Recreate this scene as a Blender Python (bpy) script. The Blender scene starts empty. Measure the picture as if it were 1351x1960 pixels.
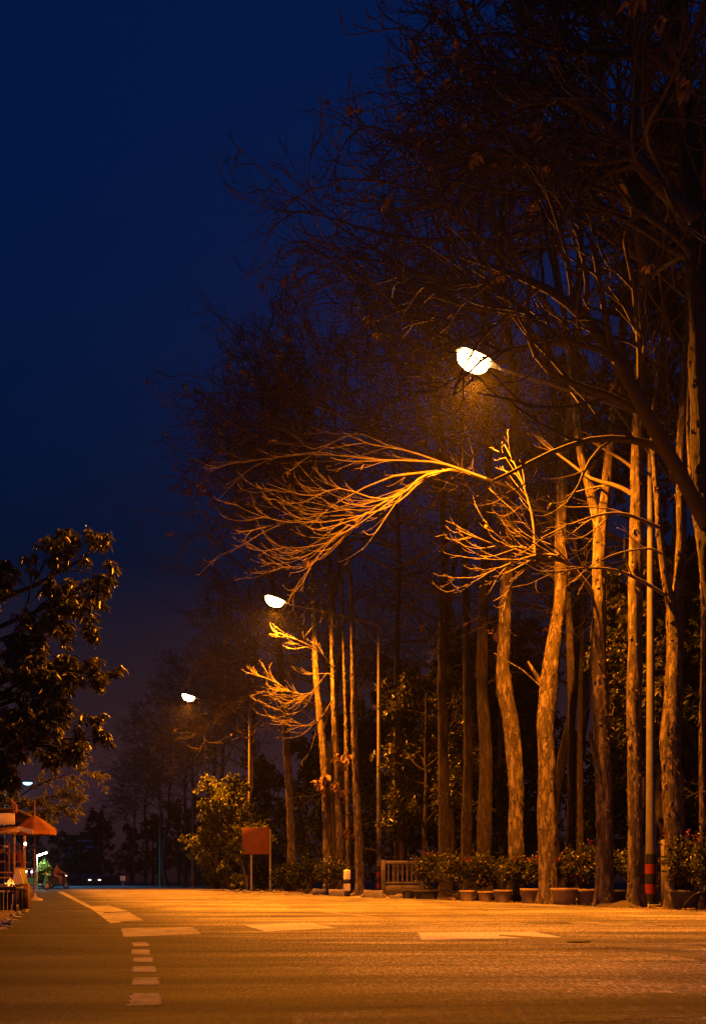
import bpy, math, random
import numpy as np
from mathutils import Vector

SC = bpy.context.scene
COL = SC.collection
# ------------------------------------------------------------------ frame of reference
# camera at the origin, 0.5 m above the road, looking level along +Y
F, H, HY, CX = 1900.0, 0.5, 1688.0, 675.5
PHI = math.radians(17.4)                     # the road runs off to the left of the view
CP, SP = math.cos(PHI), math.sin(PHI)


def G(px, py, z=0.0):                        # point of the ground seen at a pixel
    Y = F * (H - z) / (py - HY)
    return np.array([(px - CX) / F * Y, Y, z])


def Q(px, py, Y):                            # point at a distance Y seen at a pixel
    return np.array([(px - CX) / F * Y, Y, H + (HY - py) / F * Y])


def R(t, n, z=0.0):                          # t metres along the road, n metres across it
    return np.array([n * CP - t * SP, n * SP + t * CP, z])


def nrm(v):
    return v / np.maximum(np.linalg.norm(v, axis=-1, keepdims=True), 1e-9)


# ------------------------------------------------------------------ mesh buffer
class MB:
    def __init__(self):
        self.v, self.q, self.t, self.n = [], [], [], 0
        self.poly = []

    def add(self, v, q=None, t=None):
        v = np.asarray(v, float)
        if q is not None and len(q):
            self.q.append(np.asarray(q, int) + self.n)
        if t is not None and len(t):
            self.t.append(np.asarray(t, int) + self.n)
        self.v.append(v)
        self.n += len(v)
        return self

    def tubes(self, P, Rr, sides=4, cap=False):
        B, N, _ = P.shape
        T = np.empty_like(P)
        T[:, 1:-1] = P[:, 2:] - P[:, :-2]
        T[:, 0] = P[:, 1] - P[:, 0]
        T[:, -1] = P[:, -1] - P[:, -2]
        T = nrm(T)
        m = nrm(T.mean(1))
        ref = np.where(np.abs(m[:, 2:3]) > 0.75, np.array([[1., 0.13, 0]]), np.array([[0.1, 0.05, 1.]]))
        U = nrm(np.cross(T, np.broadcast_to(ref[:, None, :], T.shape)))
        V = np.cross(T, U)
        a = np.arange(sides) * 2 * math.pi / sides
        ring = (P[:, :, None, :] + Rr[:, :, None, None] *
                (U[:, :, None, :] * np.cos(a)[None, None, :, None] + V[:, :, None, :] * np.sin(a)[None, None, :, None]))
        b, i, s = np.meshgrid(np.arange(B), np.arange(N - 1), np.arange(sides), indexing='ij')
        base = b * N * sides
        s2 = (s + 1) % sides
        q = np.stack([base + i * sides + s, base + i * sides + s2, base + (i + 1) * sides + s2, base + (i + 1) * sides + s], -1)
        self.add(ring.reshape(-1, 3), q.reshape(-1, 4))
        if cap:
            for b in range(B):
                for k, flip in ((0, True), (N - 1, False)):
                    c = P[b, k]
                    r = ring[b, k]
                    vv = np.vstack([r, c[None]])
                    tt = [(j, (j + 1) % sides, sides) if not flip else ((j + 1) % sides, j, sides) for j in range(sides)]
                    self.add(vv, t=tt)
        return self

    def line(self, pts, r, sides=8, cap=True):
        P = np.asarray(pts, float)[None]
        rr = np.full(P.shape[1], r, float) if np.isscalar(r) else np.asarray(r, float)
        return self.tubes(P, rr[None], sides, cap)

    def box(self, c, s, rz=0.0, rx=0.0, ry=0.0, taper=1.0, bev=0.0):
        sx, sy, sz = np.asarray(s) / 2.0
        if bev:
            b = min(bev, sx * .45, sy * .45, sz * .45)
            v = []
            for z, o in ((-sz, b), (-sz + b, 0), (sz - b, 0), (sz, b)):
                k = taper if z > 0 else 1.0
                x, y = (sx - o) * k, (sy - o) * k
                for px, py in ((x - b, -y), (x, -y + b), (x, y - b), (x - b, y), (-x + b, y), (-x, y - b), (-x, -y + b), (-x + b, -y)):
                    v.append((px, py, z))
            v = np.array(v)
            q = [(r * 8 + i, r * 8 + (i + 1) % 8, r * 8 + 8 + (i + 1) % 8, r * 8 + 8 + i) for r in range(3) for i in range(8)]
            q += [(24, 25, 26, 27), (24, 27, 28, 31), (28, 29, 30, 31), (3, 2, 1, 0), (7, 4, 3, 0), (7, 6, 5, 4)]
        else:
            k = taper
            v = np.array([(-sx, -sy, -sz), (sx, -sy, -sz), (sx, sy, -sz), (-sx, sy, -sz),
                          (-sx * k, -sy * k, sz), (sx * k, -sy * k, sz), (sx * k, sy * k, sz), (-sx * k, sy * k, sz)])
            q = [(0, 3, 2, 1), (4, 5, 6, 7), (0, 1, 5, 4), (1, 2, 6, 5), (2, 3, 7, 6), (3, 0, 4, 7)]
        v = v @ rot(rx, ry, rz).T + np.asarray(c)
        return self.add(v, q)

    def lathe(self, prof, c=(0, 0, 0), sides=24, sx=1.0, sy=1.0):
        prof = np.asarray(prof, float)
        a = np.arange(sides) * 2 * math.pi / sides
        v = np.stack([prof[:, 0:1] * np.cos(a) * sx, prof[:, 0:1] * np.sin(a) * sy, np.repeat(prof[:, 1:2], sides, 1)], -1)
        n = len(prof)
        q = [(i * sides + s, i * sides + (s + 1) % sides, (i + 1) * sides + (s + 1) % sides, (i + 1) * sides + s)
             for i in range(n - 1) for s in range(sides)]
        return self.add(v.reshape(-1, 3) + np.asarray(c), q)

    def prism(self, poly, thick, axis=1, c=(0, 0, 0), M=None):
        # polygon given in the XZ plane, thickened along Y
        p = np.asarray(poly, float)
        n = len(p)
        v = np.zeros((2 * n, 3))
        v[:n, 0] = p[:, 0]; v[:n, 2] = p[:, 1]; v[:n, 1] = -thick / 2
        v[n:] = v[:n]; v[n:, 1] = thick / 2
        if M is not None:
            v = v @ np.asarray(M).T
        v = v + np.asarray(c)
        q = [(i, (i + 1) % n, n + (i + 1) % n, n + i) for i in range(n)]
        b = self.n
        self.poly.append([b + i for i in range(n)][::-1])
        self.poly.append([b + n + i for i in range(n)])
        return self.add(v, q)

    def leaves(self, C, D, L, W, rng, droop=0.0, fold=0.25):
        """pointed leaves: base C, direction D, length L, width W; six vertices each"""
        n = len(C)
        D = nrm(D + np.array([0, 0, -droop]))
        up = rng.normal(0, .55, (n, 3)) + np.array([0, 0, 1.0])
        S = nrm(np.cross(D, up))
        N = np.cross(S, D)
        L = np.broadcast_to(L, (n,))[:, None]
        W = np.broadcast_to(W, (n,))[:, None]
        f = fold * W
        b = C
        m = C + D * L * .5 - N * L * .02
        tip = C + D * L - N * L * .10
        l1 = C + D * L * .33 + S * W * .5 + N * f
        l2 = C + D * L * .70 + S * W * .34 + N * f * .5
        r1 = C + D * L * .33 - S * W * .5 + N * f
        r2 = C + D * L * .70 - S * W * .34 + N * f * .5
        v = np.stack([b, m, tip, l1, l2, r1, r2], 1).reshape(-1, 3)
        k = np.arange(n)[:, None] * 7
        q = np.concatenate([k + np.array([[0, 1, 4, 3]]), k + np.array([[0, 5, 6, 1]])])
        t = np.concatenate([k + np.array([[1, 2, 4]]), k + np.array([[1, 6, 2]])])
        return self.add(v, q, t)

    def build(self, name, mat, parent=None, smooth=True, loc=None):
        me = bpy.data.meshes.new(name)
        v = np.concatenate(self.v) if self.v else np.zeros((0, 3))
        if loc is not None:
            v = v - np.asarray(loc)
        q = np.concatenate(self.q) if self.q else np.zeros((0, 4), int)
        t = np.concatenate(self.t) if self.t else np.zeros((0, 3), int)
        ng = [np.array(p) for p in self.poly]
        loops = np.concatenate([q.ravel(), t.ravel()] + ng).astype(np.int32)
        tot = np.concatenate([np.full(len(q), 4), np.full(len(t), 3), np.array([len(p) for p in ng], int)]).astype(np.int32)
        st = np.concatenate([[0], np.cumsum(tot)[:-1]]).astype(np.int32)
        me.vertices.add(len(v)); me.vertices.foreach_set('co', v.astype(np.float32).ravel())
        me.loops.add(len(loops)); me.loops.foreach_set('vertex_index', loops)
        me.polygons.add(len(tot)); me.polygons.foreach_set('loop_start', st); me.polygons.foreach_set('loop_total', tot)
        me.polygons.foreach_set('use_smooth', np.full(len(tot), bool(smooth)))
        me.update(calc_edges=True); me.validate()
        for m in (mat if isinstance(mat, (list, tuple)) else [mat]):
            me.materials.append(m)
        o = bpy.data.objects.new(name, me)
        COL.objects.link(o)
        if parent is not None:
            o.parent = parent
        if loc is not None:
            o.location = loc
        return o


def rot(rx=0, ry=0, rz=0):
    cx, sx, cy, sy, cz, sz = math.cos(rx), math.sin(rx), math.cos(ry), math.sin(ry), math.cos(rz), math.sin(rz)
    X = np.array([[1, 0, 0], [0, cx, -sx], [0, sx, cx]])
    Y = np.array([[cy, 0, sy], [0, 1, 0], [-sy, 0, cy]])
    Z = np.array([[cz, -sz, 0], [sz, cz, 0], [0, 0, 1]])
    return Z @ Y @ X


def thing(name, label, cat, loc=(0, 0, 0), rz=0.0, group=None):
    o = bpy.data.objects.new(name, None)
    COL.objects.link(o)
    o.empty_display_size = .2
    o.location = [float(x) for x in loc]
    o.rotation_euler = (0, 0, rz)
    return tag(o, label, cat, group)


def tag(o, label, cat, group=None):
    o['label'] = label
    o['category'] = cat
    if group:
        o['group'] = group
    return o


def struct(o):
    o['kind'] = 'structure'
    return o


def dup(root, loc, rz, label=None, group=None, s=1.0):
    r = root.copy(); COL.objects.link(r)
    r.location = [float(x) for x in loc]; r.rotation_euler = (0, 0, rz); r.scale = (s, s, s)
    if label: r['label'] = label
    if group: r['group'] = group
    for ch in list(root.children):
        c = ch.copy(); COL.objects.link(c); c.parent = r
        for g in list(ch.children):
            d = g.copy(); COL.objects.link(d); d.parent = c
    return r


# ------------------------------------------------------------------ materials
class Mat:
    def __init__(self, name):
        self.m = bpy.data.materials.new(name)
        self.m.use_nodes = True
        self.nt = self.m.node_tree
        self.b = self.nt.nodes['Principled BSDF']
        self.out = self.nt.nodes['Material Output']

    def n(self, typ, **kw):
        x = self.nt.nodes.new(typ)
        for k, v in kw.items():
            if k in x.inputs.keys() if hasattr(x.inputs, 'keys') else False:
                x.inputs[k].default_value = v
            else:
                setattr(x, k, v)
        return x

    def l(self, a, b):
        self.nt.links.new(a, b)

    def coords(self, scale=(1, 1, 1), kind='Object', rz=0.0):
        tc = self.n('ShaderNodeTexCoord')
        mp = self.n('ShaderNodeMapping')
        mp.inputs['Scale'].default_value = scale
        mp.inputs['Rotation'].default_value = (0, 0, rz)
        self.l(tc.outputs[kind], mp.inputs['Vector'])
        return mp.outputs['Vector']

    def noise(self, vec, scale, detail=5.0, rough=.6, dist=0.0):
        x = self.n('ShaderNodeTexNoise')
        x.inputs['Scale'].default_value = scale
        x.inputs['Detail'].default_value = detail
        x.inputs['Roughness'].default_value = rough
        x.inputs['Distortion'].default_value = dist
        self.l(vec, x.inputs['Vector'])
        return x.outputs['Fac']

    def ramp(self, fac, stops):
        x = self.n('ShaderNodeValToRGB')
        e = x.color_ramp.elements
        while len(e) < len(stops):
            e.new(.5)
        for k, (p, c) in enumerate(stops):
            e[k].position = p
            e[k].color = (c[0], c[1], c[2], 1) if not np.isscalar(c) else (c, c, c, 1)
        self.l(fac, x.inputs['Fac'])
        return x.outputs['Color']

    def mix(self, fac, a, b, mode='MIX'):
        x = self.n('ShaderNodeMix'); x.data_type = 'RGBA'; x.blend_type = mode
        for s, v in ((x.inputs[0], fac), (x.inputs[6], a), (x.inputs[7], b)):
            if isinstance(v, (tuple, list)):
                s.default_value = (v[0], v[1], v[2], 1)
            elif np.isscalar(v):
                s.default_value = v
            else:
                self.l(v, s)
        return x.outputs[2]

    def math(self, op, a, b=0.0):
        x = self.n('ShaderNodeMath'); x.operation = op
        for s, v in ((x.inputs[0], a), (x.inputs[1], b)):
            if np.isscalar(v): s.default_value = v
            else: self.l(v, s)
        return x.outputs[0]

    def bump(self, hgt, strength=.4, dist=.02):
        x = self.n('ShaderNodeBump')
        x.inputs['Strength'].default_value = strength
        x.inputs['Distance'].default_value = dist
        self.l(hgt, x.inputs['Height'])
        self.l(x.outputs['Normal'], self.b.inputs['Normal'])

    def set(self, col=None, rough=None, spec=None, metal=None):
        for k, v in (('Base Color', col), ('Roughness', rough), ('Specular IOR Level', spec), ('Metallic', metal)):
            if v is None: continue
            s = self.b.inputs[k]
            if isinstance(v, (tuple, list)): s.default_value = (v[0], v[1], v[2], 1)
            elif np.isscalar(v): s.default_value = v
            else: self.l(v, s)
        return self


def plain(name, col, rough=.7, var=.3, scale=6.0, metal=0.0, bump=.15, spec=.3):
    m = Mat(name)
    v = m.coords()
    f = m.noise(v, scale, 6, .65)
    c = m.ramp(f, [(.25, tuple(x * (1 - var) for x in col)), (.75, tuple(min(1, x * (1 + var * .6)) for x in col))])
    m.set(c, rough, spec, metal)
    if bump:
        m.bump(m.noise(v, scale * 6, 4, .6), bump, .01)
    return m.m


def bark(name, dark, mid, light, k=1.0):
    m = Mat(name)
    v = m.coords((1, 1, .28))
    v2 = m.coords((1, 1, .12))
    ridges = m.noise(v2, 26 * k, 6, .7, .6)
    patch = m.noise(v, 11 * k, 6, .68, .25)
    fine = m.noise(v, 60 * k, 4, .7)
    c = m.ramp(ridges, [(.34, dark), (.52, mid), (.72, tuple(x * 1.15 for x in mid))])
    pf = m.ramp(patch, [(.50, 0.0), (.545, 1.0)])
    c = m.mix(m.math('MULTIPLY', pf, .75), c, light)
    dk = m.ramp(m.noise(v, 4.2 * k, 5, .7, 1.2), [(.56, 0.0), (.64, 1.0)])
    c = m.mix(m.math('MULTIPLY', dk, .7), c, dark)
    c = m.mix(.35, c, m.ramp(fine, [(.3, .15), (.7, .9)]), 'MULTIPLY')
    m.set(c, .9, .15)
    h = m.math('ADD', m.math('MULTIPLY', ridges, 1.0), m.math('MULTIPLY', pf, .35))
    m.bump(h, .9, .035)
    return m.m


def leafmat(name, cols, rough=.5, spec=.35, sub=0.0):
    m = Mat(name)
    g = m.n('ShaderNodeNewGeometry')
    c = m.ramp(g.outputs['Random Per Island'], [(i / max(1, len(cols) - 1), c) for i, c in enumerate(cols)])
    m.set(c, rough, spec)
    tr = m.n('ShaderNodeBsdfTranslucent')
    m.l(c, tr.inputs['Color'])
    mx = m.n('ShaderNodeMixShader'); mx.inputs[0].default_value = .22
    m.l(m.b.outputs[0], mx.inputs[1]); m.l(tr.outputs[0], mx.inputs[2])
    m.l(mx.outputs[0], m.out.inputs['Surface'])
    return m.m


def glow(name, col, strength):
    m = Mat(name)
    m.set((.8, .8, .8), .4)
    m.b.inputs['Emission Color'].default_value = (*col, 1)
    m.b.inputs['Emission Strength'].default_value = strength
    m.m.cycles.emission_sampling = 'NONE' if strength > 8 else 'AUTO'
    return m.m


def asphalt(name='asphalt', shoulder=True, gain=3.9, gs=(55, 6.5, 1)):
    m = Mat(name)
    v = m.coords()
    agg = m.n('ShaderNodeTexVoronoi'); agg.inputs['Scale'].default_value = 85
    m.l(v, agg.inputs['Vector'])
    fine = m.noise(v, 160, 3, .7)
    big = m.noise(v, .55, 5, .6, .4)
    vr = m.coords((1.0, .09, 1), rz=-PHI)         # wheel tracks run along the road
    track = m.noise(vr, 1.15, 4, .55, .3)
    vc = m.coords((.17, .95, 1), rz=math.radians(9))   # turning traffic sweeps across the mouth of the junction
    sweep = m.noise(vc, 1.0, 7, .70, 1.1)
    c = m.ramp(agg.outputs['Color'], [(.1, (.018, .017, .016)), (.5, (.065, .060, .055)), (.9, (.25, .23, .205))])
    mid_ = m.noise(v, 34, 5, .75)
    c = m.mix(.4, c, m.ramp(fine, [(.3, (.02, .019, .018)), (.75, (.14, .13, .12))]))
    c = m.mix(1.0, c, m.ramp(mid_, [(.3, .45), (.5, .9), (.72, 1.6)]), 'MULTIPLY')
    vg = m.coords(gs, rz=-PHI)          # ravelled aggregate dragged along by the wheels
    grit = m.noise(vg, 1.0, 4, .8)
    c = m.mix(1.0, c, m.ramp(grit, [(.36, .28), (.5, .85), (.66, 2.1)]), 'MULTIPLY')
    c = m.mix(1.0, c, m.ramp(big, [(.3, .42), (.7, 1.05)]), 'MULTIPLY')
    c = m.mix(1.0, c, m.ramp(track, [(.32, .72), (.62, 1.15)]), 'MULTIPLY')
    c = m.mix(1.0, c, m.ramp(sweep, [(.40, .40), (.50, .88), (.60, 1.55)]), 'MULTIPLY')
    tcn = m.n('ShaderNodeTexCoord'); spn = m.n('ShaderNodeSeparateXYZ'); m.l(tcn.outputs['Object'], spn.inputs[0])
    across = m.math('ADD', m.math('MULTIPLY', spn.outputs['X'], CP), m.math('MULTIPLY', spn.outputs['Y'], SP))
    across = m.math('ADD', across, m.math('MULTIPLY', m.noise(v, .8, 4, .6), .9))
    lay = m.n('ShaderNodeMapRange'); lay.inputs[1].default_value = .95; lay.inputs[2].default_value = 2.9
    m.l(across, lay.inputs[0])                      # darker asphalt along the left, deepened further in place of lamplight falloff
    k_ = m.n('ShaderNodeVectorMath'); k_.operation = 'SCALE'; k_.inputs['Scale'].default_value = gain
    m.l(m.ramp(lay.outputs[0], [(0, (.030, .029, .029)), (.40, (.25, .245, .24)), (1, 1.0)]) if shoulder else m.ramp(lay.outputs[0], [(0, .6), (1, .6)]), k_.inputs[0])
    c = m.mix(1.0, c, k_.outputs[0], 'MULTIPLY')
    crk = m.n('ShaderNodeTexVoronoi'); crk.feature = 'DISTANCE_TO_EDGE'; crk.inputs['Scale'].default_value = .42
    wob = m.mix(.12, v, m.ramp(m.noise(v, 2.5, 5, .7), [(0, 0.0), (1, 1.0)]), 'ADD')
    m.l(wob, crk.inputs['Vector'])
    ck = m.ramp(crk.outputs['Distance'], [(.0, 1.0), (.011, 0.0)])
    ckm = m.math('MULTIPLY', ck, m.ramp(m.noise(v, .35, 3, .5), [(.44, 0.0), (.56, 1.0)]))
    c = m.mix(m.math('MULTIPLY', ckm, .8), c, (.018, .017, .016))
    spot = m.ramp(m.noise(v, 1.6, 6, .75, .6), [(.62, 0.0), (.74, .8)])
    c = m.mix(spot, c, (.035, .033, .031))
    rr = m.ramp(sweep, [(.3, .85), (.7, .62)])
    m.set(c, rr, .16)
    h = m.math('ADD', m.math('MULTIPLY', grit, 1.6), m.math('MULTIPLY', fine, .5))
    m.bump(h, .7, .010)
    return m.m


def paint(name, col, wear=.5):
    m = Mat(name)
    v = m.coords()
    n1 = m.noise(v, 3.2, 9, .8, .5)
    n2 = m.noise(v, 90, 3, .7)
    vs = m.coords((30, 4, 1), rz=-PHI)
    n3 = m.noise(vs, 1.0, 5, .7)
    t_ = m.math('ADD', m.math('ADD', m.math('MULTIPLY', n1, .55), m.math('MULTIPLY', n2, .15)), m.math('MULTIPLY', n3, .30))
    w = m.ramp(t_, [(wear - .05, 0.0), (wear + .02, .55), (wear + .10, 1.0)])
    c = m.mix(w, (.07, .066, .06), m.mix(m.ramp(n3, [(.35, 0.0), (.65, 1.0)]), col, tuple(x * .6 for x in col)))
    m.set(c, .75, .15)
    m.bump(n3, .5, .006)
    return m.m


def dirt():
    m = Mat('dirt')
    v = m.coords()
    a = m.noise(v, 1.3, 6, .7)
    b = m.noise(v, 22, 6, .75)
    c = m.ramp(a, [(.3, (.05, .04, .03)), (.7, (.17, .135, .10))])
    c = m.mix(.6, c, m.ramp(b, [(.35, (.03, .026, .02)), (.7, (.22, .18, .14))]))
    m.set(c, .95, .1)
    m.bump(b, 1.0, .05)
    return m.m


M = {
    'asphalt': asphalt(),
    'asphalt_patch': asphalt('asphalt_patch', False, 2.2, (26, 3.6, 1)),
    'paint': paint('worn_white_paint', (.70, .68, .62), .43),
    'paint_lamplit': paint('lamplit_white_paint', (.82, .80, .73), .37),  # whiter, less worn copy, standing in for the lamp's pool on one bar
    'paint_worn': paint('nearly_gone_paint', (.55, .53, .48), .50),
    'paint_old': paint('faded_paint', (.40, .38, .34), .47),
    'concrete_strip': plain('strip_concrete', (.15, .138, .12), .85, .3, 14, bump=.4),
    'dirt': dirt(),
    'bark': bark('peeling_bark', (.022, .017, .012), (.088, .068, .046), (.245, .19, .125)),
    'bark_grey_shaded': bark('grey_bark_shaded', (.016, .012, .010), (.042, .030, .023), (.07, .055, .04), .8),  # grey bark darkened further to carry the crowns' shade on second-row trunks
    'twig_shaded': plain('shaded_twig_bark', (.06, .048, .036), .9, .35, 9, bump=.3),  # shaded copy of the twig bark, for limbs seen in silhouette
    'twig': plain('twig_bark', (.105, .08, .055), .85, .35, 9, bump=.3),
    'leaf_glossy': leafmat('glossy_leaf', [(.020, .030, .010), (.045, .055, .016), (.075, .070, .020), (.11, .075, .022)], .36, .5),
    'leaf_olive': leafmat('olive_leaf', [(.045, .055, .014), (.08, .09, .022), (.12, .12, .03)], .5, .35),
    'leaf_pale_lit': leafmat('pale_olive_lit_leaf', [(.12, .13, .035), (.17, .17, .05), (.22, .20, .06)], .55, .3),  # lighter olive leaves, brightened further to stand in for lamplight on them
    'leaf_dark': leafmat('dark_leaf', [(.008, .012, .005), (.015, .021, .007), (.024, .027, .009)], .6, .2),
    'leaf_dry': leafmat('dry_leaf', [(.22, .13, .05), (.34, .22, .09), (.16, .09, .035)], .7, .2),
    'leaf_green': leafmat('lit_green_leaf', [(.05, .12, .02), (.09, .17, .035)], .5, .3),
    'petal': leafmat('pink_petal', [(.20, .03, .08), (.32, .07, .11), (.16, .02, .03)], .7, .1),
    'petal_white': leafmat('pale_petal', [(.55, .48, .36), (.62, .55, .42)], .7, .1),
    'galv': plain('galvanised_steel', (.34, .34, .33), .5, .2, 8, .6, .1, .5),
    'black': plain('black_paint', (.016, .016, .017), .55, .3, 10),
    'red': plain('red_paint', (.22, .022, .015), .55, .25, 10),
    'white': plain('white_paint', (.66, .63, .56), .6, .2, 12),
    'concrete': plain('concrete', (.30, .27, .23), .9, .45, 5, bump=.5),
    'fence_concrete': plain('stained_fence_concrete', (.17, .145, .11), .92, .6, 3, bump=.5),
    'lamp_pole': plain('weathered_pole', (.13, .12, .105), .7, .4, 5, bump=.2),
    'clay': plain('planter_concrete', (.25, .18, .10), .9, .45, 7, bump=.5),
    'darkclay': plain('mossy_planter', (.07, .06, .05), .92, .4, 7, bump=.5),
    'soil': plain('soil', (.05, .038, .028), .95, .4, 20, bump=.8),
    'stone': plain('stone', (.24, .21, .17), .9, .4, 8, bump=.6),
    'grit': plain('quartz_grit', (.5, .46, .40), .35, .3, 40, bump=0, spec=.6),
    'rust_board': plain('rust_board', (.19, .055, .022), .75, .35, 3, bump=.15),
    'sign_yellow': plain('sign_yellow', (.48, .30, .03), .6, .2, 6, bump=.05),
    'cream': plain('cream_board', (.62, .50, .34), .7, .2, 5, bump=.1),
    'cream_dim': plain('green_board', (.16, .15, .06), .75, .3, 5, bump=.1),
    'awning': plain('red_canvas', (.20, .055, .02), .85, .3, 7, bump=.2),
    'awning_edge': plain('orange_canvas', (.32, .11, .03), .85, .2, 7, bump=.2),
    'wood': plain('stall_wood', (.26, .13, .06), .8, .4, 9, bump=.4),
    'wood_dark': plain('dark_wood', (.09, .045, .025), .8, .4, 9, bump=.4),
    'iron': plain('sooty_iron', (.03, .027, .025), .7, .4, 12, .3),
    'grey_wall': plain('grey_wall', (.22, .22, .25), .85, .3, 1.2),
    'slat': plain('pale_slat', (.55, .55, .6), .7, .2, 2),
    'dark_wall': plain('dark_wall', (.07, .06, .055), .9, .3, 1.0),
    'glass_dark': plain('dark_glass', (.02, .02, .025), .15, .1, 2, bump=0),
    'blue_plastic': plain('blue_paint', (.03, .22, .42), .35, .2, 8, bump=.05, spec=.5),
    'rubber': plain('rubber', (.02, .02, .02), .8, .2, 20),
    'skin': plain('skin', (.35, .2, .13), .6, .1, 6),
    'shirt': plain('orange_shirt', (.42, .12, .04), .85, .2, 8, bump=.3),
    'trousers': plain('dark_trousers', (.04, .04, .06), .85, .2, 8, bump=.3),
    'hair': plain('black_hair', (.012, .011, .01), .6, .2, 30),
    'sodium': glow('sodium_glass', (1.0, .50, .12), 90),
    'mercury': glow('mercury_glass', (.16, .62, 1.0), 8),
    'tube': glow('tube_glass', (1.0, .93, .70), 26),
    'bulb_warm': glow('warm_bulb', (1.0, .62, .30), 26),
    'bulb_violet': glow('violet_bulb', (.72, .40, 1.0), 22),
    'headlight': glow('headlight_glass', (1.0, .66, .42), 3),
    'ember': glow('ember', (1.0, .16, .02), 3.0),
}


def flame_mat():
    m = Mat('flame')
    tc = m.n('ShaderNodeTexCoord')
    sp = m.n('ShaderNodeSeparateXYZ'); m.l(tc.outputs['Generated'], sp.inputs[0])
    c = m.ramp(sp.outputs['Z'], [(0, (1, .62, .12)), (.45, (1, .42, .05)), (1, (.9, .14, .01))])
    m.l(c, m.b.inputs['Emission Color']); m.b.inputs['Emission Strength'].default_value = 1.6
    m.set((.05, .02, .01), 1.0, 0.0)
    return m.m


M['flame'] = flame_mat()

# ------------------------------------------------------------------ branching


def grow(S, D, L, R0, n, wig, rng, tr0=(0, 0, 0), tr1=None, tip=.35):
    S = np.asarray(S, float); B = len(S)
    d = nrm(np.asarray(D, float))
    L = np.broadcast_to(L, (B,)).astype(float); R0 = np.broadcast_to(R0, (B,)).astype(float)
    tr0 = np.asarray(tr0, float); tr1 = tr0 if tr1 is None else np.asarray(tr1, float)
    P = np.zeros((B, n + 1, 3)); P[:, 0] = S
    w = rng.normal(0, wig, (B, 3))
    for i in range(n):
        k = i / max(1, n - 1)
        w = .5 * w + rng.normal(0, wig, (B, 3))
        d = nrm(d + w + tr0 * (1 - k) + tr1 * k)
        P[:, i + 1] = P[:, i] + d * (L / n)[:, None]
    Rr = R0[:, None] * (1 - (1 - tip) * np.linspace(0, 1, n + 1)[None, :])
    return P, Rr


def spawn(P, Rr, k, t0, t1, a0, a1, lf, rf, rng, bias=(0, 0, 0), even=True):
    B, N, _ = P.shape
    if even:
        t = (np.arange(k)[None, :] + rng.uniform(0, 1, (B, k))) / k
        t = t0 + (t1 - t0) * t
    else:
        t = rng.uniform(t0, t1, (B, k))
    x = t * (N - 1); i = np.minimum(x.astype(int), N - 2); f = (x - i)[..., None]
    bi = np.arange(B)[:, None]
    p = P[bi, i] * (1 - f) + P[bi, i + 1] * f
    T = nrm(P[bi, i + 1] - P[bi, i])
    r = Rr[bi, i] * (1 - f[..., 0]) + Rr[bi, i + 1] * f[..., 0]
    v = rng.normal(0, 1, (B, k, 3)); v -= (v * T).sum(-1, keepdims=True) * T; v = nrm(v)
    a = rng.uniform(a0, a1, (B, k))[..., None]
    d = np.cos(a) * T + np.sin(a) * v + np.asarray(bias)
    Lp = np.linalg.norm(np.diff(P, axis=1), axis=-1).sum(1)[:, None]
    L = Lp * rng.uniform(lf[0], lf[1], (B, k)) * (1.15 - .55 * t)
    return p.reshape(-1, 3), nrm(d).reshape(-1, 3), L.ravel(), (r * rf).ravel()


def smooth(pts, n, rad=None):
    """Catmull-Rom through the points, n samples"""
    p = np.asarray(pts, float)
    m = len(p)
    pp = np.vstack([2 * p[0] - p[1], p, 2 * p[-1] - p[-2]])
    u = np.linspace(0, m - 1 - 1e-6, n)
    i = u.astype(int); f = (u - i)[:, None]
    a, b, c, d = pp[i], pp[i + 1], pp[i + 2], pp[i + 3]
    out = .5 * ((2 * b) + (-a + c) * f + (2 * a - 5 * b + 4 * c - d) * f ** 2 + (-a + 3 * b - 3 * c + d) * f ** 3)
    if rad is None:
        return out
    rr = np.interp(u, np.linspace(0, m - 1, len(rad)), rad)
    return out, rr


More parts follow.
